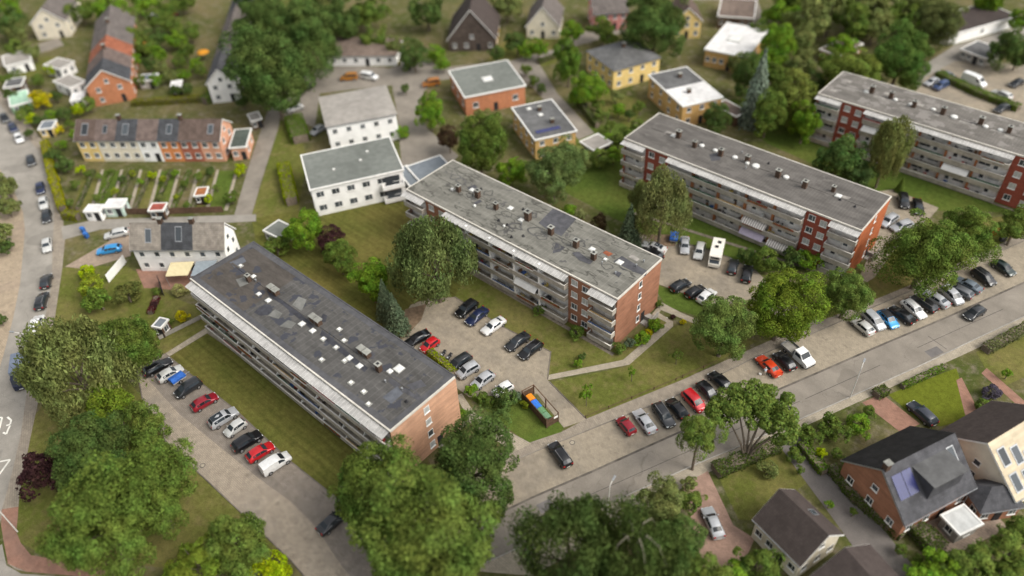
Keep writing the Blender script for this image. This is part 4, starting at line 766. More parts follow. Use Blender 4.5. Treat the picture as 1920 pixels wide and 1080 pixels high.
#            t    zbot belt roof hw   hwroof
TYPES = {
 'hatch': (4.15, 1.77, st((0,.30,.50,.52,.78,.66),(.025,.22,.64,.67,.92,.78),(.10,.19,.73,.79,.98,.84),(.25,.19,.84,.93,1,.83),(.41,.19,.92,1.41,1,.71),(.55,.19,.94,1.48,1,.72),(.66,.19,.95,1.47,1,.72),(.83,.19,.97,1.40,.99,.70),(.965,.22,.98,1.03,.95,.76),(.99,.26,.84,.87,.9,.74),(1,.30,.55,.57,.84,.7)), 3, 4, 7, 8),
 'estate': (4.68, 1.82, st((0,.30,.50,.52,.78,.66),(.02,.22,.64,.67,.92,.78),(.10,.19,.72,.78,.98,.84),(.25,.19,.83,.92,1,.83),(.39,.19,.91,1.39,1,.70),(.52,.19,.93,1.46,1,.71),(.64,.19,.94,1.46,1,.71),(.87,.19,.96,1.40,.99,.69),(.965,.22,.97,1.02,.95,.76),(.99,.26,.84,.87,.9,.74),(1,.30,.55,.57,.84,.7)), 3, 4, 7, 8),
 'saloon': (4.7, 1.81, st((0,.30,.50,.52,.78,.66),(.02,.22,.64,.67,.92,.78),(.10,.19,.72,.77,.98,.84),(.26,.19,.83,.90,1,.82),(.40,.19,.90,1.36,1,.68),(.52,.19,.92,1.42,1,.69),(.60,.19,.93,1.41,1,.69),(.72,.19,.94,1.34,.99,.67),(.86,.20,.95,1.02,.97,.80),(.975,.22,.93,.97,.92,.76),(1,.30,.60,.62,.84,.7)), 3, 4, 7, 8),
 'suv': (4.5, 1.86, st((0,.34,.60,.62,.80,.70),(.02,.27,.78,.81,.93,.80),(.09,.25,.90,.96,.98,.86),(.24,.25,.99,1.07,1,.85),(.37,.25,1.05,1.60,1,.73),(.50,.25,1.07,1.68,1,.74),(.64,.25,1.08,1.68,1,.74),(.88,.25,1.10,1.60,.99,.73),(.97,.28,1.10,1.15,.96,.80),(.99,.32,.95,.98,.92,.78),(1,.36,.65,.67,.86,.74)), 3, 4, 7, 8),
 'mpv': (4.35, 1.8, st((0,.30,.56,.58,.80,.70),(.025,.22,.74,.78,.93,.80),(.09,.20,.86,.93,.98,.86),(.19,.20,.95,1.06,1,.85),(.37,.20,1.02,1.57,1,.74),(.50,.20,1.03,1.66,1,.75),(.64,.20,1.04,1.66,1,.75),(.91,.20,1.05,1.58,.99,.74),(.98,.24,1.05,1.10,.96,.80),(.992,.28,.92,.95,.92,.78),(1,.32,.62,.64,.86,.74)), 3, 4, 7, 8),
 'city': (3.45, 1.62, st((0,.30,.52,.54,.80,.68),(.03,.22,.68,.71,.93,.80),(.10,.19,.78,.84,.98,.85),(.22,.19,.88,.98,1,.84),(.41,.19,.95,1.42,1,.72),(.55,.19,.96,1.50,1,.74),(.68,.19,.97,1.50,1,.74),(.88,.19,.99,1.42,.99,.72),(.975,.22,.99,1.04,.95,.78),(.99,.26,.86,.89,.91,.76),(1,.30,.58,.60,.86,.72)), 3, 4, 7, 8),
 'van': (4.5, 1.8, st((0,.30,.56,.58,.80,.70),(.025,.22,.76,.80,.93,.80),(.09,.20,.88,.95,.98,.86),(.19,.20,.97,1.08,1,.85),(.35,.20,1.05,1.68,1,.80),(.46,.20,1.07,1.82,1,.82),(.64,.20,1.08,1.84,1,.83),(.97,.20,1.08,1.80,.99,.82),(.985,.24,1.08,1.50,.98,.83),(.994,.28,.95,1.2,.96,.84),(1,.32,.62,.8,.92,.8)), 3, 4, 7, 8),
 'bigvan': (5.7, 2.0, st((0,.34,.66,.68,.80,.70),(.02,.27,.92,.97,.93,.82),(.07,.25,1.08,1.16,.98,.88),(.14,.25,1.18,1.32,1,.87),(.28,.25,1.28,2.15,1,.84),(.36,.25,1.3,2.38,1,.86),(.6,.25,1.3,2.42,1,.87),(.975,.25,1.3,2.36,.99,.86),(.985,.28,1.3,2.0,.98,.87),(.994,.32,1.1,1.5,.97,.88),(1,.36,.7,.9,.94,.84)), 3, 4, 7, 8),
}
def rows_of(L, Wd, r):
    t, zb, be, ro, hw, hr = r; x = L/2-t*L; h = hw*Wd/2; k = hr*Wd/2; flat = ro-be < .2
    return [(x,h*.86,zb),(x,h*.98,zb+.12),(x,h,zb+(be-zb)*.55),(x,h*.975,be-.07),(x,h*.95,be),(x,k+(.01 if not flat else 0),ro-(.05 if not flat else .03)),(x,k*.86,ro),(x,0,ro+.03)]
CARS = {}
def car_proto(kind, dark_roof=False, rails=False, panel=False, glassroof=False):
    key = (kind, dark_roof, rails, panel, glassroof)
    if key in CARS: return CARS[key]
    L, Wd, stn, a, b_, c, d = TYPES[kind]; G3 = [rows_of(L, Wd, r) for r in stn]; n = 8; rt = root('car_master', (0, 0, 0))
    m = MB()
    ring = lambda i: [(x, y, z) for x, y, z in G3[i]]+[(x, -y, z) for x, y, z in G3[i][-2::-1]]
    for i in range(len(G3)): m.v += ring(i)
    w = 2*n-1
    for i in range(len(G3)-1):
        for j in range(w-1):
            p = i*w+j; top = dark_roof and 5 <= j <= 8 and b_ <= i < c
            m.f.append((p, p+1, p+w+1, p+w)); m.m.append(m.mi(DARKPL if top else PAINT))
        m.f.append((i*w+w-1, i*w, (i+1)*w, (i+1)*w+w-1)); m.m.append(m.mi(DARKPL))
    m.f.append(tuple(range(w-1, -1, -1))); m.m.append(m.mi(PAINT)); e = (len(G3)-1)*w; m.f.append(tuple(range(e, e+w))); m.m.append(m.mi(PAINT))
    body = m.build('body', rt, True); body.data.update()
    md = body.modifiers.new('edges', 'EDGE_SPLIT'); md.split_angle = R(38)
    def pane(nm, quads, off=.012):
        q = MB()
        for pts in quads:
            P = [np.array(p) for p in pts]; nn = np.cross(P[1]-P[0], P[-1]-P[0]); nn /= np.linalg.norm(nn)+1e-9; q.face([p+nn*off for p in P], GLASS)
        return q.build(nm, rt)
    def lerp(p, q, t): return np.array(p)*(1-t)+np.array(q)*t
    mir = lambda p: (p[0], -p[1], p[2])
    def screen(i, j, nm, t0=.08, t1=.95):
        A6, A7, B6, B7 = G3[i][6], G3[i][7], G3[j][6], G3[j][7]; l0, l1 = lerp(A6, B6, t0), lerp(A6, B6, t1); c0, c1 = lerp(A7, B7, t0), lerp(A7, B7, t1)
        q1 = [l0, c0, c1, l1]; q2 = [c0, mir(l0), mir(l1), c1]
        up = np.cross(q1[1]-q1[0], q1[3]-q1[0])[2] > 0
        pane(nm, [[np.array(p) for p in (q if up else q[::-1])] for q in (q1, q2)])
    screen(a, b_, 'windscreen')
    if not panel: screen(c, d, 'rear_window', .06, .86)
    mid = b_+1
    def side(i0, i1, t0, t1):
        lo = lerp(lerp(G3[i0][4], G3[i0][5], .1), lerp(G3[i1][4], G3[i1][5], .1), t0), lerp(lerp(G3[i0][4], G3[i0][5], .1), lerp(G3[i1][4], G3[i1][5], .1), t1)
        hi = lerp(lerp(G3[i0][4], G3[i0][5], .9), lerp(G3[i1][4], G3[i1][5], .9), t0), lerp(lerp(G3[i0][4], G3[i0][5], .9), lerp(G3[i1][4], G3[i1][5], .9), t1)
        return [lo[0], hi[0], hi[1], lo[1]]
    for s in (1, -1):
        fx = (lambda Q: [[p for p in q][::-1] for q in Q]) if s > 0 else (lambda Q: [[np.array(mir(p)) for p in q] for q in Q])
        pane('side_window', fx([side(a, b_, .30, 1), side(b_, mid, 0, .9)]))
        if not panel: pane('side_window', fx([side(mid, mid+1, .0, 1), side(mid+1, c, 0, .93)]))
    if glassroof: pane('roof_glass', [[G3[b_+1][6], G3[c][6], mir(G3[c][6]), mir(G3[b_+1][6])]], .045)
    r = .31 if kind in ('hatch', 'city', 'saloon', 'estate', 'mpv') else .36
    for t in (.185, .80):
        for s in (1, -1):
            x = L/2-t*L; y = s*(Wd/2-.085); q = MB(); q.cyl((x, y-.11, r), (x, y+.11, r), r, r, TYRE, 16); wo_ = q.build('wheel', rt)
            q = MB(); q.cyl((x, y+s*.105, r), (x, y+s*.122, r), r*.66, r*.60, RIM, 12); q.build('rim', wo_)
            q = MB()
    zl = stn[1][2]; hw = Wd/2
    for s in (1, -1):
        q = MB(); q.box(L/2-.30, L/2-.035, s*hw*.66-.16, s*hw*.66+.16, zl-.10, zl+.035, HEAD); q.build('headlight', rt, bevel=.03)
        zt = stn[-2][2]; q = MB(); q.box(-L/2+.005, -L/2+.13, s*hw*.72-.13, s*hw*.72+.13, zt-.16, zt+.06, TAIL); q.build('tail_light', rt, bevel=.02)
        xm = L/2-(stn[a][0]+.075)*L; q = MB(); q.box(xm-.09, xm+.07, s*hw*1.0-.02*s, s*(hw+.17), stn[a][2]+.02, stn[a][2]+.17, PAINT) if s > 0 else q.box(xm-.09, xm+.07, s*(hw+.17), s*hw+.02, stn[a][2]+.02, stn[a][2]+.17, PAINT); q.build('mirror', rt, bevel=.03)
    q = MB(); q.box(L/2-.06, L/2+.004, -hw*.5, hw*.5, .34, .50, DARKPL); q.build('grille', rt)
    for x in (L/2+.006, -L/2-.02): q = MB(); q.box(x-.01, x+.012, -.26, .26, .44, .55, PLATE); q.build('number_plate', rt)
    if rails:
        for s in (1, -1): y = s*stn[b_][5]*hw*.93; q = MB(); q.box(L/2-stn[c][0]*L+.1, L/2-stn[b_][0]*L-.1, y-.025, y+.025, stn[b_+1][3]+.0, stn[b_+1][3]+.045, RIM); q.build('roof_rail', rt)
    CARS[key] = rt; return rt
def place(proto, front, rear, label, cat, name, group, col, z=.75):
    f, r = G(*front, z), G(*rear, z); d = f-r; c = (f+r)/2
    o = copy_tree(proto); o.name = name; o.location = (c[0], c[1], .03); o.rotation_euler = (0, 0, rot_of(d)); tag(o, label, cat, group)
    def paint(x):
        x.color = (*col, 1)
        for ch in x.children: paint(ch)
    paint(o); return o
BLK, DGR, SIL, WHT, GRY, RED, DRED, BLU, NAVY, LSIL = (.008,.008,.010), (.022,.024,.028), (.42,.43,.45), (.78,.78,.77), (.11,.115,.125), (.52,.012,.018), (.27,.008,.02), (.03,.28,.62), (.012,.02,.065), (.56,.56,.54)
ORG = (.62,.055,.012)
gA, gB, gC, gD, gE, gF, gS = 'cars parked below the mown lawn', 'cars in the middle car park', 'cars parked on the strip beside the street', 'cars in the car park with the motorhome', 'cars in the far right car parks', 'cars along the left street', 'cars around the houses'
CL = [ # kind, opts, front px, rear px, colour, group, label
 ('estate','r',(317,675),(273,699),BLK,gA,'black estate car with pale roof rails, topmost of the row below the mown lawn'),
 ('hatch','',(341,687),(296,712),LSIL,gA,'silver white car between the topmost black estate and the blue covered trailer'),
 ('mpv','',(330,741),(374,713),DGR,gA,'dark grey people carrier parked next to the blue covered trailer'),
 ('hatch','',(403,741),(363,764),DRED,gA,'dark crimson hatchback parked alone below the mown lawn'),
 ('suv','g',(440,770),(397,796),SIL,gA,'silver white crossover next to the small cream hatchback'),
 ('city','',(420,816),(461,787),LSIL,gA,'small cream silver hatchback facing away from the mown lawn'),
 ('suv','',(488,812),(438,842),BLK,gA,'black off-roader between the cream hatchback and the bright red car'),
 ('hatch','',(511,832),(464,861),RED,gA,'bright red hatchback next to the white panel van'),
 ('saloon','',(640,962),(607,990),DGR,gA,'dark car half hidden under the tree at the car park exit'),
 ('suv','',(857,592),(893,564),BLK,gB,'large black car at the top end of the row beside the grass'),
 ('saloon','',(879,604),(909,580),NAVY,gB,'dark blue saloon next to the large black car'),
 ('saloon','',(906,623),(944,597),WHT,gB,'white saloon in the middle of the car park'),
 ('saloon','',(951,653),(989,626),DGR,gB,'dark grey saloon, the left of two side by side near the grass corner'),
 ('estate','r',(975,670),(1014,640),BLK,gB,'black estate car nearest the grass corner of the middle car park'),
 ('saloon','',(764,644),(800,624),BLK,gB,'black car half hidden by the dark roof, left of the small red car'),
 ('city','',(793,655),(818,637),RED,gB,'small red hatchback at the dark roof edge'),
 ('estate','',(843,690),(877,667),DGR,gB,'dark estate car with a tinted windscreen beside the motorcycles'),
 ('van_let','',(859,704),(895,683),SIL,gB,'boxy silver mini van beside the corner of the salmon gable'),
 ('hatch','',(888,724),(922,699),SIL,gB,'silver hatchback beside the round green bush'),
 ('city','',(930,736),(955,722),WHT,gB,'white car with a red tail half hidden behind the shrub'),
 ('estate','r',(1035,829),(1066,873),BLK,gC,'black estate car parked alone near the manhole cover'),
 ('city','',(1164,785),(1184,809),DRED,gC,'tiny dark red two seater car, first of its row'),
 ('saloon','',(1195,770),(1223,808),SIL,gC,'silver saloon beside the tiny dark red car'),
 ('estate','r',(1260,799),(1229,755),DGR,gC,'dark grey estate car right of the silver saloon'),
 ('hatch','',(1257,749),(1283,780),BLK,gC,'black hatchback just left of the red people carrier'),
 ('mpv','',(1314,764),(1289,738),RED,gC,'red people carrier by the slender street tree'),
 ('hatch','',(1343,748),(1313,718),BLK,gC,'black car between the red people carrier and the multi-stemmed tree'),
 ('hatch','',(1338,702),(1362,724),BLK,gC,'black car mostly hidden by the multi-stemmed tree'),
 ('saloon','',(1424,668),(1460,702),ORG,gC,'orange red car with a person standing beside it'),
 ('hatch','',(1456,660),(1487,692),BLK,gC,'black hatchback between the orange red car and the flatbed truck'),
 ('hatch','',(1600,596),(1636,626),LSIL,gC,'pale silver hatchback, first of the long row'),
 ('mpv','',(1657,618),(1621,583),SIL,gC,'silver people carrier beside the bright blue car'),
 ('hatch','k',(1683,615),(1648,580),BLU,gC,'bright blue hatchback with a black roof'),
 ('saloon','',(1667,572),(1717,607),BLK,gC,'long black car right of the bright blue hatchback'),
 ('estate','r',(1737,598),(1691,559),WHT,gC,'white estate car between two black cars in the long row'),
 ('estate','r',(1710,552),(1757,584),BLK,gC,'black estate car between the white estate and the silver saloon'),
 ('saloon','',(1732,544),(1780,575),SIL,gC,'silver saloon facing the footpath in the long row'),
 ('mpv','',(1804,570),(1766,537),SIL,gC,'silver people carrier right of the silver saloon'),
 ('estate','',(1774,532),(1824,557),GRY,gC,'grey estate car partly under the large tree'),
 ('saloon','',(1792,520),(1840,546),(.13,.16,.19),gC,'blue grey saloon with a rear spoiler in the long row'),
 ('mpv','r',(1872,539),(1818,500),BLK,gC,'large black van-like people carrier near the end of the long row'),
 ('hatch','',(1903,515),(1862,488),(.006,.018,.016),gC,'dark green hatchback standing apart at the end of the long row'),
 ('hatch','',(1806,598),(1849,573),DGR,None,'dark grey hatchback driving on the street'),
 ('saloon','g',(1207,456),(1246,469),WHT,gD,'white coupe with a black glass roof'),
 ('estate','',(1209,466),(1236,482),BLK,gD,'black car just behind the corner of the stained roof'),
 ('saloon','',(1284,474),(1284,444),SIL,gD,'silver saloon beside the small blue trailer'),
 ('estate','',(1308,483),(1315,456),LSIL,gD,'silver estate car between the silver saloon and the motorhome'),
 ('hatch','',(1377,486),(1371,511),DGR,gD,'dark car between the motorhome and the black car by the bush'),
 ('estate','',(1404,498),(1398,526),BLK,gD,'black estate car nearest the bushes right of the motorhome'),
 ('hatch','',(1294,524),(1257,544),DGR,gD,'dark hatchback near the gable of the brown brick block'),
 ('hatch','',(1321,536),(1287,555),BLK,gD,'black hatchback between the dark hatchback and the half hidden white car'),
 ('hatch','',(1340,542),(1310,566),WHT,gD,'white car half hidden under the pale green tree'),
 ('suv','',(1697,389),(1692,363),BLK,gE,'large black car beside the black saloon behind the orange gable'),
 ('saloon','',(1725,399),(1719,374),BLK,gE,'black saloon at the end of the small car park behind the orange gable'),
 ('estate','',(1654,421),(1680,403),SIL,gE,'silver car close behind the orange gable'),
 ('estate','r',(1672,429),(1711,416),SIL,gE,'silver estate car half under the large tree behind the orange gable'),
 ('hatch','',(1737,157),(1757,149),SIL,gE,'silver car next to the blue van'),
 ('mpv','',(1752,166),(1776,154),(.03,.06,.16),gE,'blue van-like car at the top car park'),
 ('saloon','',(1762,134),(1786,144),GRY,gE,'grey car at the far side of the top car park'),
 ('estate','',(1861,168),(1898,184),LSIL,gE,'pale silver estate car beyond the long hedge'),
 ('hatch','',(1868,207),(1890,198),DGR,gE,'dark hatchback at the end of the long hedge'),
 ('hatch','',(1895,160),(1918,150),DGR,gE,'dark car at the right edge of the top car park'),
 ('suv','',(74,592),(64,624),WHT,gF,'white crossover on the left street beside the lamp'),
 ('estate','r',(83,546),(72,580),DGR,gF,'dark estate car on the left street, ahead of the white crossover'),
 ('hatch','',(89,514),(83,538),DGR,gF,'dark compact car on the left street, in front of the dark estate'),
 ('hatch','',(88,472),(87,446),LSIL,gF,'pale silver car in the middle of the left street'),
 ('hatch','',(87,417),(87,393),DGR,gF,'dark car parked beside the lower end of the yellow green hedge'),
 ('hatch','',(82,391),(80,369),LSIL,gF,'pale car parked between two dark ones beside the yellow green hedge'),
 ('hatch','',(76,362),(74,342),NAVY,gF,'dark blue car parked alongside the middle of the yellow green hedge'),
 ('hatch','',(60,309),(55,291),DGR,gF,'dark grey car near the upper end of the yellow green hedge'),
 ('hatch','',(40,268),(30,248),WHT,gF,'white car parked behind two dark cars on the upper left street'),
 ('hatch','',(29,248),(18,229),NAVY,gF,'dark blue car ahead of the white one on the upper left street'),
 ('hatch','',(14,230),(2,211),DGR,gF,'dark car at the left edge of the picture'),
 ('estate','',(200,441),(236,433),LSIL,gS,'white car parked beside the white terrace'),
 ('estate','',(186,470),(222,464),BLU,gS,'blue car on the drive of the white terrace'),
 ('hatch','',(560,170),(580,160),DGR,gS,'dark car under the edge of the large dark tree'),
 ('hatch','',(542,206),(564,198),LSIL,gS,'white car in the yard below the large dark tree'),
 ('hatch','',(584,250),(606,236),SIL,gS,'silver car beside the white house with the beige roof'),
 ('van','',(636,146),(672,143),(.42,.17,.02),gS,'orange van parked in front of the bungalow'),
 ('van','',(712,146),(674,140),WHT,gS,'white van parked beside the orange van'),
 ('van','',(793,158),(822,153),(.42,.16,.03),gS,'orange vehicle at the corner of the green grey roofed house'),
 ('saloon','',(1328,958),(1346,1000),SIL,gS,'silver car parked on the pink paved drive'),
 ('estate','',(1712,758),(1748,790),(.03,.035,.05),gS,'dark blue car by the bright lawn'),
 ('hatch','',(275,32),(300,27),LSIL,gS,'pale car on the lane at the top left'),
 ('hatch','',(306,30),(332,24),DRED,gS,'dark red car on the lane at the top left'),
]
TYPES['van_let'] = (3.9, 1.7, TYPES['mpv'][2], 3, 4, 7, 8)
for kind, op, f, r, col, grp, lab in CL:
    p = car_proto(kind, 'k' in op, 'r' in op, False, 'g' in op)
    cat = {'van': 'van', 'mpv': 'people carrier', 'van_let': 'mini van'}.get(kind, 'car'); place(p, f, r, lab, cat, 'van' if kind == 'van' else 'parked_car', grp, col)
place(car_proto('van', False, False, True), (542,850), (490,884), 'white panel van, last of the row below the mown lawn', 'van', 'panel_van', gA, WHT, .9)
place(car_proto('bigvan', False, False, True), (1849,158), (1806,141), 'large white van with a blue stripe at the top car park', 'van', 'panel_van', gE, WHT, 1.2)
for p in CARS.values(): drop(p)
def wheels(rt, pts, r=.33, w=.2):
    for x, y in pts:
        q = MB(); q.cyl((x, y-w/2, r), (x, y+w/2, r), r, r, TYRE, 14); o = q.build('wheel', rt); s = 1 if y > 0 else -1
        q = MB(); q.cyl((x, y+s*w*.48, r), (x, y+s*(w/2+.012), r), r*.6, r*.55, RIM, 10); q.build('rim', o)
def at2(name, f, r, z, label, cat, group=None):
    a, b = G(*f, z), G(*r, z); c = (a+b)/2; return root(name, (c[0], c[1], .03), rot_of(a-b), label, cat, group)
# box trailers under blue covers
TARP = M('blue_tarpaulin', (.035,.12,.42), .55, .22, 2.2)
for (f, r, lab) in (((346,699),(318,718),'small trailer under a blue cover between two parked cars'), ((1266,432),(1262,456),'upright blue covered trailer at the edge of the lawn')):
    rt = at2('covered_trailer', f, r, .8, lab, 'trailer'); b = MB(); b.box(-1.15,1.15,-.68,.68,.42,.75,GREY_STONE); b.build('body', rt)
    b = MB(); k = len(b.v); b.box(-1.2,1.2,-.73,.73,.70,1.05,TARP); b.face([(-1.2,-.73,1.05),(1.2,-.73,1.05),(1.1,0,1.24),(-1.1,0,1.24)],TARP); b.face([(1.2,.73,1.05),(-1.2,.73,1.05),(-1.1,0,1.24),(1.1,0,1.24)],TARP); b.face([(1.2,-.73,1.05),(1.2,.73,1.05),(1.1,0,1.24)],TARP); b.face([(-1.2,.73,1.05),(-1.2,-.73,1.05),(-1.1,0,1.24)],TARP); b.build('cover', rt)
    b = MB(); b.cyl((1.15,0,.45),(2.1,0,.42),.05,.05,METAL,6); b.cyl((1.9,0,.0),(1.9,0,.45),.04,.04,METAL,6); b.build('drawbar', rt); wheels(rt, ((0,.78),(0,-.78)), .3, .16)
# motorhome
rt = at2('motorhome', (1338,496), (1349,450), 1.6, 'white motorhome with two roof hatches, standing beside the lawn', 'motorhome')
CAR_W = M('motorhome_panel', (.74,.71,.64), .45, .07, 1.2)
b = MB(); b.box(-2.9,2.2,-1.08,1.08,.42,2.62,CAR_W); b.box(2.201,2.55,-1.06,1.06,1.75,2.56,CAR_W); b.face([(2.2,-1.04,.42),(3.0,-1.0,.42),(3.0,-1.0,1.05),(2.2,-1.04,1.75)],CAR_W); b.face([(2.2,1.04,1.75),(3.0,1.0,1.05),(3.0,1.0,.42),(2.2,1.04,.42)],CAR_W); b.face([(2.2,-1.04,1.75),(3.0,-1.0,1.05),(3.0,1.0,1.05),(2.2,1.04,1.75)],CAR_W); b.face([(3.0,-1.0,.42),(3.0,1.0,.42),(3.0,1.0,1.05),(3.0,-1.0,1.05)],CAR_W); b.build('body', rt, bevel=.06)
b = MB(); b.face([(2.3,-.85,1.68),(2.9,-.85,1.16),(2.9,.85,1.16),(2.3,.85,1.68)],GLASS); b.v = [(x, y, z+.02) for x, y, z in b.v]; b.build('windscreen', rt)
b = MB(); b.box(2.54,2.565,-.75,.75,1.95,2.38,GLASS); b.build('front_window', rt)
for x in (-1.6,-.2):
    b = MB(); b.box(x-.32,x+.32,-.5+(.4 if x < -1 else .1),.1+(.4 if x < -1 else .1),2.62,2.72,DARKPL); b.build('roof_hatch', rt)
for s in (1,-1): b = MB(); b.box(-1.6,-.4,s*1.085-.012,s*1.085+.012,1.5,2.05,GLASS); b.build('side_window', rt)
wheels(rt, ((2.2,.98),(2.2,-.98),(-1.7,.98),(-1.7,-.98)), .34)
# flatbed truck
rt = at2('flatbed_truck', (1516,680), (1478,647), .9, 'white flatbed truck with an empty grey load bed', 'truck')
TW = M('truck_white', (.76,.76,.75), .4, .06, 2)
b = MB(); prof = [(2.75,.4),(2.75,1.0),(2.55,1.18),(1.75,1.32),(1.0,2.05),(-.15,2.1),(-.2,.4)]
for s in (1,-1): q = [(x, s*.95*(1 if z < 1.4 else .86), z) for x, z in prof]; b.face(q if s < 0 else q[::-1], TW)
for i in range(len(prof)):
    (x1,z1),(x2,z2) = prof[i], prof[(i+1)%len(prof)]; y1 = .95*(1 if z1 < 1.4 else .86); y2 = .95*(1 if z2 < 1.4 else .86); b.face([(x1,-y1,z1),(x1,y1,z1),(x2,y2,z2),(x2,-y2,z2)][::1], TW)
b.build('cab', rt)
b = MB(); b.face([(1.68,-.80,1.40),(1.08,-.76,1.99),(1.08,.76,1.99),(1.68,.80,1.40)][::-1], GLASS); b.v = [(x+.03, y, z+.035) for x, y, z in b.v]; b.build('windscreen', rt)
for s in (1,-1): b = MB(); q = [(.1,s*.93,1.38),(1.45,s*.93,1.38),(.95,s*.85,1.92),(.1,s*.85,1.92)]; b.face(q if s < 0 else q[::-1], GLASS); b.v = [(x, y+s*.02, z) for x, y, z in b.v]; b.build('side_window', rt)
b = MB(); b.box(-2.9,-.3,-1.0,1.0,.72,.80,GREY_STONE); b.box(-2.9,2.4,-.42,.42,.45,.719,DARKPL); b.build('load_bed', rt)
for (x0_,x1_,y0_,y1_) in ((-2.9,-.35,-1.0,-.95),(-2.9,-.35,.95,1.0),(-2.95,-2.901,-1.0,1.0)): b = MB(); b.box(x0_,x1_,y0_,y1_,.801,1.15,METAL); b.build('side_board', rt)
b = MB(); b.box(-.34,-.26,-.95,.95,.801,1.75,METAL); b.build('headboard', rt); wheels(rt, ((1.9,.85),(1.9,-.85),(-1.9,.85),(-1.9,-.85)), .34)
b = MB(); b.box(2.70,2.80,-.97,.97,.36,.58,DARKPL); b.build('bumper', rt)
# box van on the left street
rt = at2('box_van', (37,722), (42,680), 1.2, 'dark blue lorry with a blue grey box body half under the tree', 'lorry')
BX = M('lorry_box', (.16,.19,.25), .5, .15, 1.2); BN = M('lorry_cab', (.03,.035,.06), .35, .15, 2)
b = MB(); b.box(-3.3,1.2,-1.1,1.1,.75,3.0,BX); b.build('box_body', rt, bevel=.04)
b = MB(); b.box(1.25,2.1,-1.02,1.02,.4,2.3,BN); b.face([(2.1,-1.0,.4),(2.9,-.95,.4),(2.9,-.95,1.25),(2.1,-1.0,2.25)],BN); b.face([(2.1,1.0,2.25),(2.9,.95,1.25),(2.9,.95,.4),(2.1,1.0,.4)],BN); b.face([(2.9,-.95,.4),(2.9,.95,.4),(2.9,.95,1.25),(2.9,-.95,1.25)],BN); b.face([(2.1,-1.0,2.25),(2.9,-.95,1.25),(2.9,.95,1.25),(2.1,1.0,2.25)],BN); b.build('cab', rt)
b = MB(); b.face([(2.22,-.85,2.14),(2.72,-.85,1.52),(2.72,.85,1.52),(2.22,.85,2.14)],GLASS); b.build('windscreen', rt); b = MB(); b.box(2.88,2.93,-.3,.3,.5,.62,PLATE); b.build('number_plate', rt)
wheels(rt, ((2.2,.95),(2.2,-.95),(-2.0,.95),(-2.0,-.95)), .4)
# motorcycles
for (f, r, lab) in (((836,678),(848,660),'black motorcycle beside the dark estate car'), ((826,672),(836,655),'black motorcycle nearest the dark roof edge')):
    rt = at2('motorcycle', f, r, .6, lab, 'motorcycle')
    for x in (.72,-.72):
        q = MB(); q.cyl((x,-.07,.32),(x,.07,.32),.32,.32,TYRE,16); w_ = q.build('wheel', rt); q = MB(); q.cyl((x,-.08,.32),(x,.08,.32),.19,.19,RIM,10); q.build('rim', w_)
    b = MB(); b.dome((.15,0,.62),.34,.36,DARKPL,10,4,.6); b.box(-.3,.4,-.14,.14,.32,.66,DARKPL); b.tube([(.35,0,.85),(.72,0,.34)],[.05,.04],METAL); b.tube([(-.2,0,.55),(-.72,0,.33)],[.06,.05],DARKPL); b.build('frame', rt)
    b = MB(); b.box(-.75,-.1,-.17,.17,.72,.86,DARKPL); b.build('seat', rt, bevel=.04); b = MB(); b.tube([(.3,-.38,1.03),(.42,0,.98),(.3,.38,1.03)],[.03,.03,.03],METAL); b.build('handlebar', rt); b = MB(); b.box(.45,.6,-.13,.13,.78,1.0,HEAD); b.build('headlight', rt, bevel=.03)
# ---------------------------------------------------------------- bins and their enclosure
c0, c1, c2 = G(1025,802), G(1046.6,790), G(983,748); u = c1-c0; wE = np.linalg.norm(u); u /= wE; v = np.array([-u[1], u[0]]); lE = float((c2-c0)@v)
rt = root('bin_enclosure', (c0[0], c0[1], 0), rot_of(u), 'dark wooden bin enclosure with a small white notice, beside the driveway', 'enclosure')
b = MB()
for i in range(int(lE/.16)): b.box(-.03, .03, i*.16, i*.16+.145, .05, 1.75, WOOD)
b.build('long_wall', rt)
for nm, y in (('front_wall', 0.), ('back_wall', lE)):
    b = MB()
    for i in range(int(wE/.16)): b.box(.04+i*.16, .04+i*.16+.145, y-.03, y+.03, .05, 1.7, WOOD)
    b.build(nm, rt)
for (x, y) in ((0,0),(wE,0),(wE,lE*.5),(wE,lE),(0,lE)): b = MB(); b.box(x-.08,x+.08,y-.08,y+.08,0,2.15,WOOD); b.build('post', rt)
b = MB(); b.box(wE-.06,wE+.06,.09,lE*.5-.09,2.02,2.14,WOOD); b.box(wE-.06,wE+.06,lE*.5+.09,lE-.09,2.02,2.14,WOOD); b.box(.09,wE-.09,lE-.05,lE+.05,2.02,2.14,WOOD); b.build('beam', rt)
b = MB(); b.box(wE*.62,wE*.96,-.055,-.034,1.15,1.6,WHITE); b.build('notice', rt)
BINC = objcol('bin_plastic', .5)
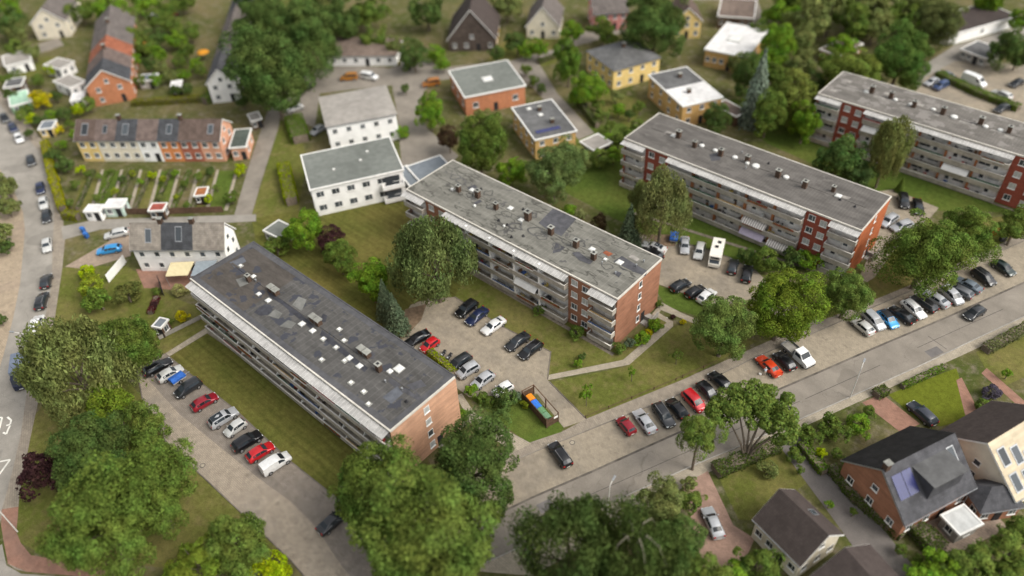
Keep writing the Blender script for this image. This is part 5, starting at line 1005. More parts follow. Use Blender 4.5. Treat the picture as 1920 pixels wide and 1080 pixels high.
def bin_(name, loc, rz, w, d, hh, col, label, group=None):
    r_ = root(name, (loc[0], loc[1], .035), rz, label, 'bin', group); b = MB(); k = 0
    b.v += [(-w*.43,-d*.43,.12),(w*.43,-d*.43,.12),(w*.43,d*.43,.12),(-w*.43,d*.43,.12),(-w/2,-d/2,hh),(w/2,-d/2,hh),(w/2,d/2,hh),(-w/2,d/2,hh)]
    for q in ((0,3,2,1),(4,5,6,7),(0,1,5,4),(1,2,6,5),(2,3,7,6),(3,0,4,7)): b.f.append(q); b.m.append(b.mi(BINC))
    bo = b.build('body', r_); bo.color = (*[x*.8 for x in col], 1)
    b = MB(); prev = None
    for j in range(5):
        a = -PI/2+PI*j/4; y = d/2*math.sin(a)*1.05; z = hh+.04+.2*math.cos(a); cur = (y, z)
        if prev: b.face([(-w*.52,prev[0],prev[1]),(w*.52,prev[0],prev[1]),(w*.52,cur[0],cur[1]),(-w*.52,cur[0],cur[1])], BINC)
        prev = cur
    for s in (-1,1): b.face([(s*w*.52, d/2*math.sin(-PI/2+PI*j/4)*1.05, hh+.04+.2*math.cos(-PI/2+PI*j/4)) for j in range(5)][::s], BINC)
    lo = b.build('lid', r_); lo.color = (*col, 1); b = MB()
    for sx_ in (-1,1):
        for sy_ in (-1,1): b.cyl((sx_*w*.36-.03,sy_*d*.36,.08),(sx_*w*.36+.03,sy_*d*.36,.08),.08,.08,TYRE,8)
    wo2 = b.build('castor', r_); wo2['kind'] = 'stuff'; b = MB(); b.cyl((-w*.5,-d/2-.05,hh-.12),(w*.5,-d/2-.05,hh-.12),.025,.025,METAL,6); b.build('handle', r_)
ar = rot_of(u)
for (fy, w, d, col, lab) in ((.82,1.15,1.1,(.75,.24,.01),'large orange lidded bin inside the bin enclosure'), (.64,.75,1.05,(.03,.16,.62),'blue lidded bin next to the orange one'), (.51,.75,1.05,(.03,.17,.60),'blue lidded bin next to the green ones'), (.35,1.1,1.05,(.11,.24,.11),'green lidded bin beside the blue ones'), (.16,1.1,1.05,(.13,.25,.14),'green lidded bin nearest the white notice')):
    p = c0+u*wE*.33+v*lE*fy; bin_('waste_bin', p, ar+PI/2, w, d, 1.15, col, lab)
p = G(1865,440); bin_('waste_bin', p, R(40), 1.1, 1.0, 1.1, (.8,.16,.02), 'orange lidded bin beside the footpath under the right hand trees'); p = G(1878,452); bin_('waste_bin', p, R(40), 1.0, .9, 1.0, (.05,.05,.05), 'black bin beside the footpath under the right hand trees')
for (px, py, lab) in ((158,436,'blue waste bin on the grass by the drive of the white terrace'), (164,446,'blue waste bin nearer the blue car on the drive'), (303,628,'small blue bin beside the blue grey shed')): bin_('waste_bin', G(px,py), .4, .7, .75, 1.1, (.03,.14,.45), lab)
# ---------------------------------------------------------------- street lamps, fence
def lamp(px, py, hgt, arm, label, ang):
    p = G(px, py); rt = root('street_lamp', (p[0], p[1], 0), ang, label, 'street lamp')
    b = MB(); b.tube([(0,0,0),(0,0,hgt*.93),(.25,0,hgt*.985)],[.10,.07,.06],M('lamp_pole', (.62,.60,.56), .6, .1, 2)); b.build('pole', rt)
    b = MB(); b.tube([(.25,0,hgt*.985),(arm,0,hgt)],[.055,.045],M('lamp_pole', (.62,.60,.56), .6, .1, 2)); b.build('arm', rt)
    b = MB(); b.box(arm-.1,arm+.75,-.14,.14,hgt-.05,hgt+.09,METAL); b.build('lamp_head', rt, bevel=.04)
lamp(85, 685, 7.5, 2.0, 'tall pale street lamp with its arm over the left street near the white crossover', R(180+30)); lamp(33, 997, 7.5, 1.6, 'pale lamp post on the grass corner, cut off by the left picture edge', R(200))
lamp(1139, 966, 7.0, .9, 'pale street lamp by the street above the drooping trees', R(100)); lamp(1594, 745, 7.0, .9, 'thin pale street lamp on the far footpath by the brick drive', R(100))
def fence(name, pts, hgt, label, m, post=2.5, panel=True, cat='fence', z0=0):
    P = [G(*p) for p in pts]; rt = root(name, (P[0][0], P[0][1], z0), 0, label, cat); Q = [p-P[0] for p in P]
    for i in range(len(Q)-1):
        d = Q[i+1]-Q[i]; l = np.linalg.norm(d); b = MB()
        if panel: b.obox((Q[i]+Q[i+1])/2, d, l-.05, .05, .05, hgt, m); b.build('panel', rt)
        else: b.cyl((*Q[i], hgt*.9), (*Q[i+1], hgt*.9), .025, .025, m, 5); b.cyl((*Q[i], hgt*.5), (*Q[i+1], hgt*.5), .02, .02, m, 5); b.build('rail', rt)
        for k in range(int(l/post)+1):
            q = Q[i]+d*min(1, k*post/l); b = MB(); b.box(q[0]-.05,q[0]+.05,q[1]-.05,q[1]+.05,0,hgt+.06,m); b.build('post', rt)
fence('low_fence', [(1098,784),(1280,708),(1345,679)], .6, 'low dark rail fence between the lawn and the footpath', WOOD, 4., False)
fence('garden_fence', [(300,637),(388,593)], .9, 'low grey fence below the round yellow bush', GREY_STONE, 3., True); fence('garden_wall', [(205,530),(237,492)], 1.9, 'short white garden wall beside the annexe of the white terrace', RENDERW, 8)
fence('garden_fence', [(228,402),(300,402),(420,398)], 1.5, 'dark fence along the foot of the terrace gardens', WOOD, 3., True); fence('dark_screen', [(308,555),(300,530)], 1.8, 'dark garden screen beside the stone patio', DARKPL, 4)
# ---------------------------------------------------------------- the person by the orange car
def person(p, face, label):
    rt = root('person', (p[0], p[1], .03), face, label, 'person')
    def skin(name, V, Eg, Rd, m, parent, lv=1):
        me = D.meshes.new(name); me.from_pydata(V, Eg, []); o = D.objects.new(name, me); COL.objects.link(o); o.parent = parent; me.materials.append(m)
        md = o.modifiers.new('skin', 'SKIN'); md.use_smooth_shade = True
        if not me.skin_vertices: 
            pass
        lay = me.skin_vertices[0].data
        for i, r in enumerate(Rd): lay[i].radius = (r, r*.85)
        lay[0].use_root = True; sb = o.modifiers.new('sub', 'SUBSURF'); sb.levels = lv; sb.render_levels = lv; return o
    def ensure(V, Eg, Rd, name, m, parent):
        bm_o = None
        import bmesh
        bm = bmesh.new(); lay = bm.verts.layers.skin.verify()
        vs = [bm.verts.new(v) for v in V]
        for a, b in Eg: bm.edges.new((vs[a], vs[b]))
        for i, v in enumerate(vs): v[lay].radius = (Rd[i], Rd[i]*.88); v[lay].use_root = (i == 0)
        me = D.meshes.new(name); bm.to_mesh(me); bm.free(); me.materials.append(m)
        o = D.objects.new(name, me); COL.objects.link(o); o.parent = parent
        md = o.modifiers.new('skin', 'SKIN'); md.use_smooth_shade = True; sb = o.modifiers.new('sub', 'SUBSURF'); sb.levels = 2; sb.render_levels = 2; return o
    V = [(0,0,.92),(.03,0,1.1),(.05,0,1.32),(.07,0,1.44),(.09,0,1.54),(.11,0,1.63),(.11,0,1.71)]; Eg = [(i,i+1) for i in range(6)]; Rd = [.14,.13,.15,.07,.06,.095,.07]
    for s in (1,-1):
        k = len(V); V += [(0,s*.09,.86),(.03,s*.10,.48),(-.02,s*.10,.09),(.14,s*.11,.04)]; Rd += [.095,.06,.045,.04]; Eg += [(0,k),(k,k+1),(k+1,k+2),(k+2,k+3)]
        k = len(V); V += [(.05,s*.19,1.37),(.10,s*.24,1.10),(.30,s*.20,.98),(.38,s*.185,.96)]; Rd += [.06,.045,.033,.03]; Eg += [(2,k),(k,k+1),(k+1,k+2),(k+2,k+3)]
        for j, (dy, ln) in enumerate(((-.033,.075),(-.011,.09),(.011,.085),(.033,.065))):
            q = len(V); V += [(.41,s*.185+dy,.955),(.41+ln*.6,s*.185+dy,.945),(.41+ln,s*.185+dy,.92)]; Rd += [.010,.009,.008]; Eg += [(k+3,q),(q,q+1),(q+1,q+2)]
        q = len(V); V += [(.385,s*.185-s*.045,.965),(.43,s*.185-s*.06,.955)]; Rd += [.011,.009]; Eg += [(k+3,q),(q,q+1)]
    ensure(V, Eg, Rd, 'body', SKIN, rt)
    sv = [(.0,0,.90),(.03,0,1.1),(.05,0,1.34),(.06,0,1.43)]; sr = [.165,.155,.175,.085]; se = [(0,1),(1,2),(2,3)]
    for s in (1,-1): k = len(sv); sv += [(.05,s*.20,1.37),(.08,s*.235,1.2)]; sr += [.085,.07]; se += [(2,k),(k,k+1)]
    ensure(sv, se, sr, 'shirt', M('pale_blue_shirt', (.52,.60,.70), .9, .1, 6), rt)
    tv = [(0,0,.93)]; tr_ = [.16]; te = []
    for s in (1,-1): k = len(tv); tv += [(0,s*.09,.84),(.03,s*.10,.48),(-.01,s*.10,.12)]; tr_ += [.115,.085,.07]; te += [(0,k),(k,k+1),(k+1,k+2)]
    ensure(tv, te, tr_, 'trousers', M('beige_trousers', (.42,.38,.32), .9, .12, 6), rt)
    b = MB(); b.dome((.095,0,1.66),.105,.11,M('grey_hair', (.5,.48,.45), .9, .2, 20),12,4); b.build('hair', rt, True)
    b = MB()
    for s in (1,-1): b.dome((.205,s*.035,1.655),.012,.012,DARKPL,6,2)
    b.box(.20,.225,-.014,.014,1.615,1.645,SKIN); b.box(.198,.206,-.03,.03,1.578,1.588,M('lips', (.35,.14,.12), .6)); b.build('face', rt)
person(G(1433,704), R(75)+YAW*-1+R(10), 'person in a pale blue shirt standing beside the orange red car')
p = G(1425,703); rt = root('shopping_bag', (p[0], p[1], .03), .3, 'small pale bag on the ground by the person', 'bag'); b = MB(); b.box(-.2,.2,-.14,.14,0,.34,WHITE); b.build('bag_body', rt, bevel=.05); b = MB(); b.tube([(-.12,0,.34),(-.06,0,.46),(.06,0,.46),(.12,0,.34)],[.012]*4,WHITE,5); b.build('handle', rt)
# ---------------------------------------------------------------- trees, bushes, hedges
def leaf_mesh(name, C, Nn, size, elong=1., hang=0., norm=True):
    if norm: C = C/np.percentile(np.linalg.norm(C[:, :2], axis=1), 96)
    n = len(C); Nn = Nn/np.linalg.norm(Nn, axis=1, keepdims=True)
    a = RNG.normal(size=(n, 3)); a[:, 2] *= (1-hang); a -= (a*Nn).sum(1, keepdims=True)*Nn
    if hang: a = a*(1-hang)+np.array([0, 0, -1.])*hang*2
    a /= np.linalg.norm(a, axis=1, keepdims=True); b = np.cross(Nn, a); b /= np.linalg.norm(b, axis=1, keepdims=True)+1e-9
    s = size*RNG.uniform(.6, 1.35, (n, 1)); A = a*s*.5*elong; B = b*s*.5*RNG.uniform(.6, 1., (n, 1)); bend = Nn*s*.16
    V = np.stack([C-A, C+B*.9-A*.15-bend, C+A, C-B*.9+A*.1-bend], 1).reshape(-1, 3)
    me = D.meshes.new(name); me.vertices.add(4*n); me.vertices.foreach_set('co', V.astype('f').ravel()); me.loops.add(4*n); me.loops.foreach_set('vertex_index', np.arange(4*n, dtype='i'))
    me.polygons.add(n); me.polygons.foreach_set('loop_start', np.arange(0, 4*n, 4, dtype='i')); me.polygons.foreach_set('loop_total', np.full(n, 4, 'i')); me.update(); me.validate(); me.materials.append(LEAF); return me
def unit(n): d = RNG.normal(size=(n, 3)); return d/np.linalg.norm(d, axis=1, keepdims=True)
def crown_broad(n, size, clumps, rc=(.24, .40), lump=.16, open_=0.):
    d = unit(clumps*3); d = d[d[:, 2] > -.72][:clumps]; k = len(d)
    rad = RNG.uniform(.42, .94, k)*(1+lump*RNG.normal(size=k)*.6); cc = d*rad[:, None]; r = RNG.uniform(*rc, k)
    w = r**2; w /= w.sum(); idx = RNG.choice(k, n, p=w); u = unit(n); out = d[idx]
    u = u+out*.75+np.array([0, 0, .25]); u /= np.linalg.norm(u, axis=1, keepdims=True)
    u *= RNG.uniform(.72, 1.06, (n, 1)); ax = np.array([1, 1, .78]); P = lobes(cc[idx]+u*r[idx][:, None]*ax*np.where(RNG.uniform(size=(n,1)) < .06, 1.28, 1.), .24)
    nn = u*1.2+RNG.normal(size=(n, 3))*.55+np.array([0, 0, .35]); return leaf_mesh('crown', P, nn, size)
def lobes(P, amp=.2, n=10):
    L = unit(n); a = RNG.normal(size=n)*amp; r = np.linalg.norm(P, axis=1, keepdims=True)+1e-6; d = P/r; f = 1+(np.exp(-(1-d@L.T)*7)*a).sum(1); return P*f[:, None]
def crown_weep(n, size, clumps):
    d = unit(clumps*3); d = d[d[:, 2] > -.3][:clumps]; k = len(d); cc = d*RNG.uniform(.45, .88, k)[:, None]; r = RNG.uniform(.2, .34, k)
    idx = RNG.choice(k, n); u = unit(n)+d[idx]*.8; u /= np.linalg.norm(u, axis=1, keepdims=True); P = cc[idx]+u*r[idx][:, None]*RNG.uniform(.75, 1.05, (n, 1))
    strand = RNG.integers(0, 900, n); sx_ = np.sin(strand*12.9898)*43758.5; sx_ -= np.floor(sx_); drop_ = RNG.uniform(0, 1, n)**1.3*(.2+.5*np.abs(u[:, 0]*0+sx_))*np.clip(np.linalg.norm(P[:, :2], axis=1)+.15, 0, 1)
    P[:, 2] -= drop_; P[:, :2] *= (1+.06*drop_)[:, None]; nn = u+RNG.normal(size=(n, 3))*.5; nn[:, 2] *= .6; P = lobes(P, .2); return leaf_mesh('crown', P, nn, size, 1.9, .45)
def crown_conifer(n, size):
    t = 1-np.sqrt(RNG.uniform(0, 1, n)); tier = np.floor(t*13)/13; f = (t-tier)*13; az = RNG.uniform(0, 2*PI, n); br = np.floor(az/(2*PI)*11)/11*2*PI+tier*40
    az = br+RNG.normal(size=n)*.20+.28; R0 = (1-tier)*(1-.35*f)*RNG.uniform(.35, 1.06, n); z = -1+2*t-.10*R0
    P = np.stack([np.cos(az)*R0, np.sin(az)*R0, z], 1); nn = np.stack([np.cos(az)*.6, np.sin(az)*.6, np.full(n, .9)], 1)+RNG.normal(size=(n, 3))*.45; return leaf_mesh('crown', P, nn, size, 1.5)
PROTO = {'big': [crown_broad(32000, .046, 130, (.17, .30)) for _ in range(3)], 'mid': [crown_broad(14000, .064, 70, (.2, .34)) for _ in range(3)], 'open': [crown_broad(4200, .085, 30, (.15, .27), .25) for _ in range(2)],
 'weep': [crown_weep(20000, .046, 75) for _ in range(2)], 'fir': [crown_conifer(5200, .10) for _ in range(2)], 'bush': [crown_broad(3000, .13, 30, (.3, .5)) for _ in range(3)], 'far': [crown_broad(5000, .105, 40) for _ in range(3)]}
_tk = [0]
def trunk_mesh(zc, r, asp, thick, limbs=6, spread=.55):
    b = MB(); rr = random.Random(_tk[0]); h = r*asp; top = zc+h*.35
    pts = [(0,0,0),(rr.uniform(-.1,.1),rr.uniform(-.1,.1),zc*.45),(rr.uniform(-.2,.2),rr.uniform(-.2,.2),zc*.8),(rr.uniform(-.3,.3),rr.uniform(-.3,.3),top)]
    b.tube(pts, [thick*1.25, thick, thick*.8, thick*.25], BARK, 8); z0 = max(zc-h*.95, .35*zc)
    for i in range(limbs):
        a = 2*PI*(i+rr.uniform(-.3,.3))/limbs; z = z0+(zc-z0)*rr.uniform(0,.9); l = r*spread*rr.uniform(.8,1.25); m = (math.cos(a)*l*.5, math.sin(a)*l*.5, z+l*.45); e = (math.cos(a)*l, math.sin(a)*l, z+l*rr.uniform(.6,1.))
        b.tube([(0,0,z), m, e], [thick*.5, thick*.36, thick*.12], BARK, 6)
    return b
def tree(kind, cx, cy, rpx, col, label, cat='tree', asp=.95, clear=1.2, group=None, name=None, base=None, thick=None, limbs=6, spread=.55):
    _tk[0] += 1; r = 4.
    for _ in range(12):
        zc = clear+r*asp; p = G(cx, cy, zc); r = rpx*depth(p, zc)/FPX
    zc = clear+r*asp
    if base is not None: pass
    name = name or {'fir': 'conifer', 'bush': 'bush'}.get(kind, 'tree'); rz = random.uniform(0, 6.28)
    rt = root(name, (p[0], p[1], 0), 0, label, cat, group)
    th = thick or max(.06, .05*r+.03); trunk_mesh(zc, r, asp, th, limbs if kind != 'fir' else 0, spread).build('trunk' if kind != 'bush' else 'stem', rt)
    me = random.choice(PROTO[kind]); c = D.objects.new('crown', me); COL.objects.link(c); c.parent = rt; c.location = (0, 0, zc); c.scale = (r, r, r*asp); c.rotation_euler = (0, 0, rz)
    j = random.uniform(.9, 1.12); c.color = (col[0]*j*1.38, col[1]*j*1.44, col[2]*j*1.22, 1); return rt
def hedge(pts, w, hgt, col, label, dens=110, size=.26, group=None):
    P = [G(*p) for p in pts]; rt = root('hedge', (P[0][0], P[0][1], 0), 0, label, 'hedge', group); Cs, Ns = [], []; core = MB()
    for i in range(len(P)-1):
        a, d = P[i]-P[0], P[i+1]-P[i]; l = np.linalg.norm(d); u = d/l; v = np.array([-u[1], u[0]]); n = int(l*(w+2*hgt)*dens/2.4)
        t = RNG.uniform(0, l, n); s = RNG.uniform(-hgt-w/2, hgt+w/2, n); top = np.abs(s) < w/2
        lat = np.where(top, s, np.sign(s)*w/2)*(1+.09*np.sin(t*2.1+i)); z = np.where(top, hgt, hgt-(np.abs(s)-w/2))+RNG.normal(size=n)*.06+.09*np.sin(t*1.3)*top
        q = a+u*t[:, None]+v*(lat+RNG.normal(size=n)*.06)[:, None]; Cs.append(np.column_stack([q, z])); nn = np.where(top[:, None], np.array([0, 0, 1.]), np.column_stack([v[None, :]*np.sign(s)[:, None], np.zeros(n)])); Ns.append(nn+RNG.normal(size=(n, 3))*.5)
        core.obox(a+d/2, u, l, w*.82, 0, hgt*.9, BARK)
    me = leaf_mesh('foliage', np.concatenate(Cs), np.concatenate(Ns), size, norm=False); c = D.objects.new('foliage', me); COL.objects.link(c); c.parent = rt; c.color = (*col, 1); core.build('stems', rt); return rt
GRN, DRK, OLV, YGR, BLG, PUR, LIM, MID, YEL_ = (.078,.112,.024), (.058,.088,.026), (.125,.142,.052), (.15,.175,.016), (.075,.100,.068), (.040,.017,.020), (.20,.25,.006), (.095,.130,.030), (.34,.29,.008)
BRT = (.10,.17,.018)
T = [ # kind, cx, cy, rpx, colour, label, asp, clear
 ('weep',140,690,98,OLV,'large olive green feathery tree beside the left street',.95,1.5),
 ('big',238,645,62,GRN,'dark green tree behind the large olive tree, touching the blue grey shed',1.,1.2),
 ('mid',212,765,46,(.105,.145,.018),'yellow green tree at the left end of the block paved car park',1.0,1.),
 ('mid',268,802,48,MID,'rounded mid green tree at the car park edge below the yellow green one',1.,1.),
 ('big',175,850,78,DRK,'upper dark crown of the big tree group on the left lawn',1.,2.5),
 ('big',285,925,82,GRN,'right hand crown of the big tree group on the left lawn',1.05,2.),
 ('big',195,985,108,GRN,'largest tree of the group on the left lawn, nearest the bottom edge',1.0,2.),
 ('mid',452,1018,64,MID,'rounded green tree at the bottom edge beside the car park exit',.95,1.),
 ('mid',372,1062,60,(.105,.14,.02),'yellowish tree at the bottom edge left of the rounded green one',.9,.8),
 ('big',706,925,92,GRN,'tall green tree in front of the salmon gable',1.1,2.),
 ('big',812,1018,130,MID,'very large pale green tree at the bottom centre',1.05,2.),
 ('big',887,880,91,DRK,'dense dark dome shaped tree right of the salmon gable',1.0,.6),
 ('mid',1311,812,42,MID,'slender street tree on a thin leaning trunk',1.1,5.),
 ('weep',1068,1035,104,(.066,.094,.03),'large dark drooping tree at the bottom edge, nearest the street',1.05,3.),
 ('weep',1185,1050,98,(.07,.098,.03),'drooping tree with pale bare branches at the bottom edge',1.05,3.),
 ('mid',1238,942,48,OLV,'round olive green tree above the drooping trees',.95,1.5),
 ('mid',1268,1018,50,DRK,'dark tree between the drooping trees and the pink drive',.95,1.5),
 ('mid',1318,1082,48,MID,'blurred green tree at the bottom edge left of the brown roofed house',.9,1.),
 ('weep',815,490,80,(.098,.125,.048),'large pale willow-like tree in front of the brown brick block',1.08,1.5),
 ('mid',697,528,38,BRT,'bright green loose tree behind the dark felt roof',1.1,1.),
 ('fir',740,588,28,BLG,'blue green conifer at the top corner of the middle car park',1.5,.3),
 ('fir',722,562,24,BLG,'darker conifer behind the blue green one',1.7,.3),
 ('mid',637,485,32,GRN,'round dense tree standing on the mown lawn behind the dark roof',1.,.6),
 ('mid',569,432,37,BRT,'bright green loose tree beside the grey garden hut',1.1,.8),
 ('mid',622,450,26,PUR,'dark purple leaved tree on the lawn',1.,.6),
 ('big',1038,325,54,(.08,.11,.04),'broad grey green tree behind the stained roof',1.,1.),
 ('big',898,270,48,GRN,'tall dense tree between the flat roofed house and the stained roof',1.35,1.),
 ('mid',958,322,28,BRT,'bright green tree between the two taller ones behind the stained roof',1.1,.6),
 ('mid',806,210,30,BRT,'bright green tree beside the green grey roofed brick house',1.2,.6),
 ('mid',842,262,22,(.05,.03,.02),'reddish brown tree beside the yard and the tall dense tree',1.1,.6),
 ('fir',1181,428,28,BLG,'pale blue green conifer beside the upper end of the motorhome car park',1.6,.3),
 ('weep',1243,385,52,(.14,.15,.062),'drooping birch in front of the dark shingle roofed block',1.25,3.),
 ('weep',1208,375,30,OLV,'smaller drooping birch against the left of the larger one',1.2,2.),
 ('big',1358,612,60,(.105,.145,.04),'pale green tree over the footpath by the half hidden white car',1.05,1.5),
 ('big',1468,573,70,(.10,.14,.018),'yellow tinged tree at the mouth of the motorhome car park',1.05,1.5),
 ('big',1592,548,50,(.085,.12,.03),'green tree in front of the orange gable',1.,1.5),
 ('big',1738,472,72,GRN,'large dense round tree right of the orange gable',1.05,1.5),
 ('big',1815,438,50,GRN,'dense tree just behind the large round one right of the orange gable',1.05,1.5),
 ('mid',1905,425,34,MID,'tree at the right edge below the deep red block',1.,1.),
 ('mid',1572,300,48,(.06,.10,.03),'bluish green round tree in front of the deep red block',1.,1.),
 ('mid',1605,325,32,(.06,.095,.035),'smaller round tree attached to the right of the bluish green one',1.,.8),
 ('weep',1665,280,36,(.13,.14,.05),'tall slender birch in front of the deep red block',1.9,2.),
 ('fir',1690,347,10,GRN,'small pointed conifer on the lawn of the deep red block',1.4,.1),
 ('fir',1422,170,33,(.135,.165,.145),'tall silvery blue conifer among trees left of the deep red block',2.0,.5),
 ('mid',1440,215,34,GRN,'dark green tree below the silvery conifer',1.2,1.),
 ('mid',1497,185,44,(.12,.14,.035),'yellowish tree right of the silvery conifer',1.2,1.),
 ('mid',1510,228,30,BRT,'bright green narrow tree at the corner of the deep red block',1.4,.6),
 ('mid',1465,175,30,MID,'mid green tree behind the silvery conifer',1.2,1.),
 ('big',1600,140,54,(.11,.14,.03),'broad yellow green tree behind the patched pale grey roof',1.,1.),
 ('big',1688,112,58,(.055,.095,.022),'broad dark green tree at the corner of the top car park',1.05,1.),
 ('mid',1342,225,28,DRK,'dark bush-like tree beside the ochre house',1.0,.3),
 ('big',508,135,80,DRK,'large dark tree above the yard, the biggest of the upper left',1.1,1.5),
 ('big',570,70,64,DRK,'dark tree behind the largest one of the upper left',1.1,1.5),
 ('big',492,60,54,DRK,'dark tree between the slate roofed terrace and the largest tree',1.1,1.5),
 ('big',1228,45,66,DRK,'broad dark tree behind the pale yellow hip roofed house',1.,1.5),
 ('mid',1066,115,30,(.075,.125,.02),'tall narrow green tree beside the back road',1.6,.6),
 ('mid',776,105,27,DRK,'round dark tree at the right end of the bungalow',1.1,.6),
 ('mid',1100,172,34,BRT,'bright green round tree left of the pale yellow house',.95,.4),
 ('mid',1455,92,34,BRT,'bright yellow green tree below the pale roofed building',1.2,.8),
 ('mid',1885,92,34,DRK,'dark round tree at the top right beside the road',1.1,.8),
 ('big',1752,45,46,(.07,.08,.03),'olive dark tree left of the long white garages',1.1,1.),
 ('mid',76,186,17,YEL_,'large golden yellow bush at the upper left',1.1,.2),
 ('mid',1500,80,30,OLV,'olive tree left of the brown roofed garages',1.2,.8),
 ('mid',1400,140,26,DRK,'dark slim tree behind the ochre house roof',1.5,.8),
]
for k, cx, cy, r, col, lab, asp, cl in T: tree(k, cx, cy, r, col, lab, 'tree', asp, cl)
wt = [o for o in S.objects if o.get('label', '').startswith('drooping tree with pale bare')][0]; pb = MB(); cz = [c for c in wt.children if c.name.startswith('crown')][0]; zt = cz.location.z; rr_ = cz.scale[0]; PALEBARK = M('pale_bark', (.27,.245,.19), .9, .2, 3)
for i in range(6):
    a = i*2*PI/6+random.uniform(0,.5); l = rr_*random.uniform(.4, .7); h0 = zt+rr_*random.uniform(.55, .85); dx, dy = math.cos(a), math.sin(a)
    pb.tube([(0,0,zt+rr_*.2),(dx*l*.35,dy*l*.35,h0+rr_*.25),(dx*l*.75,dy*l*.75,h0+rr_*.12),(dx*l*1.05,dy*l*1.05,h0-rr_*.35)], [.07,.05,.035,.012], PALEBARK, 6)
pb.build('bare_branches', wt)
# the multi-stemmed street tree: open crown on several visible limbs
def street_tree():
    b0 = G(1397, 862); rt = root('tree', (b0[0], b0[1], 0), 0, 'open crowned tree with several bare stems beside the street', 'tree'); b = MB()
    tops = [((1357,772),7.),((1380,750),8.2),((1410,745),8.6),((1440,754),8.2),((1470,766),7.4),((1425,785),6.6),((1468,806),6.2)]
    for (px, z) in tops:
        e = G(*px, z)-b0; b.tube([(0,0,0),(e[0]*.25,e[1]*.25,z*.38),(e[0]*.65,e[1]*.65,z*.74),(e[0],e[1],z)], [.2,.16,.10,.03], BARK, 7)
    b.build('trunk', rt); allc = []
    for (px, z), rr in zip(tops, (2.6,2.7,2.9,2.7,2.6,2.2,2.4)):
        e = G(*px, z+.6)-b0; allc.append((np.array([e[0], e[1], z+.6]), rr))
    n = 19000; w = np.array([r**2 for _, r in allc]); w /= w.sum(); idx = RNG.choice(len(allc), n, p=w); sub = np.concatenate([unit(14)*.68 for _ in allc]).reshape(len(allc), 14, 3)
    j = RNG.integers(0, 14, n); C = np.array([c for c, _ in allc])[idx]; Rr = np.array([r for _, r in allc])[idx][:, None]; u = unit(n); P = C+Rr*(sub[idx, j]*np.array([1,1,.7])+u*.34); c = D.objects.new('crown', leaf_mesh('crown', P, u+RNG.normal(size=(n,3))*.5+np.array([0,0,.4]), .36, norm=False)); COL.objects.link(c); c.parent = rt; c.color = (.12,.175,.034,1)
street_tree()
def sapling(cx, cy, rpx, label, col=BRT): tree('open', cx, cy, rpx, col, label, 'tree', 1.25, 1.2, None, 'young_tree', None, .05, 4)
sapling(1100, 738, 17, 'bright young tree on the corner lawn by the driveway'); sapling(1186, 697, 10, 'tiny young tree on the lawn right of the winding path'); sapling(1270, 664, 11, 'thin pale young tree on the lawn under the pale green tree', MID)
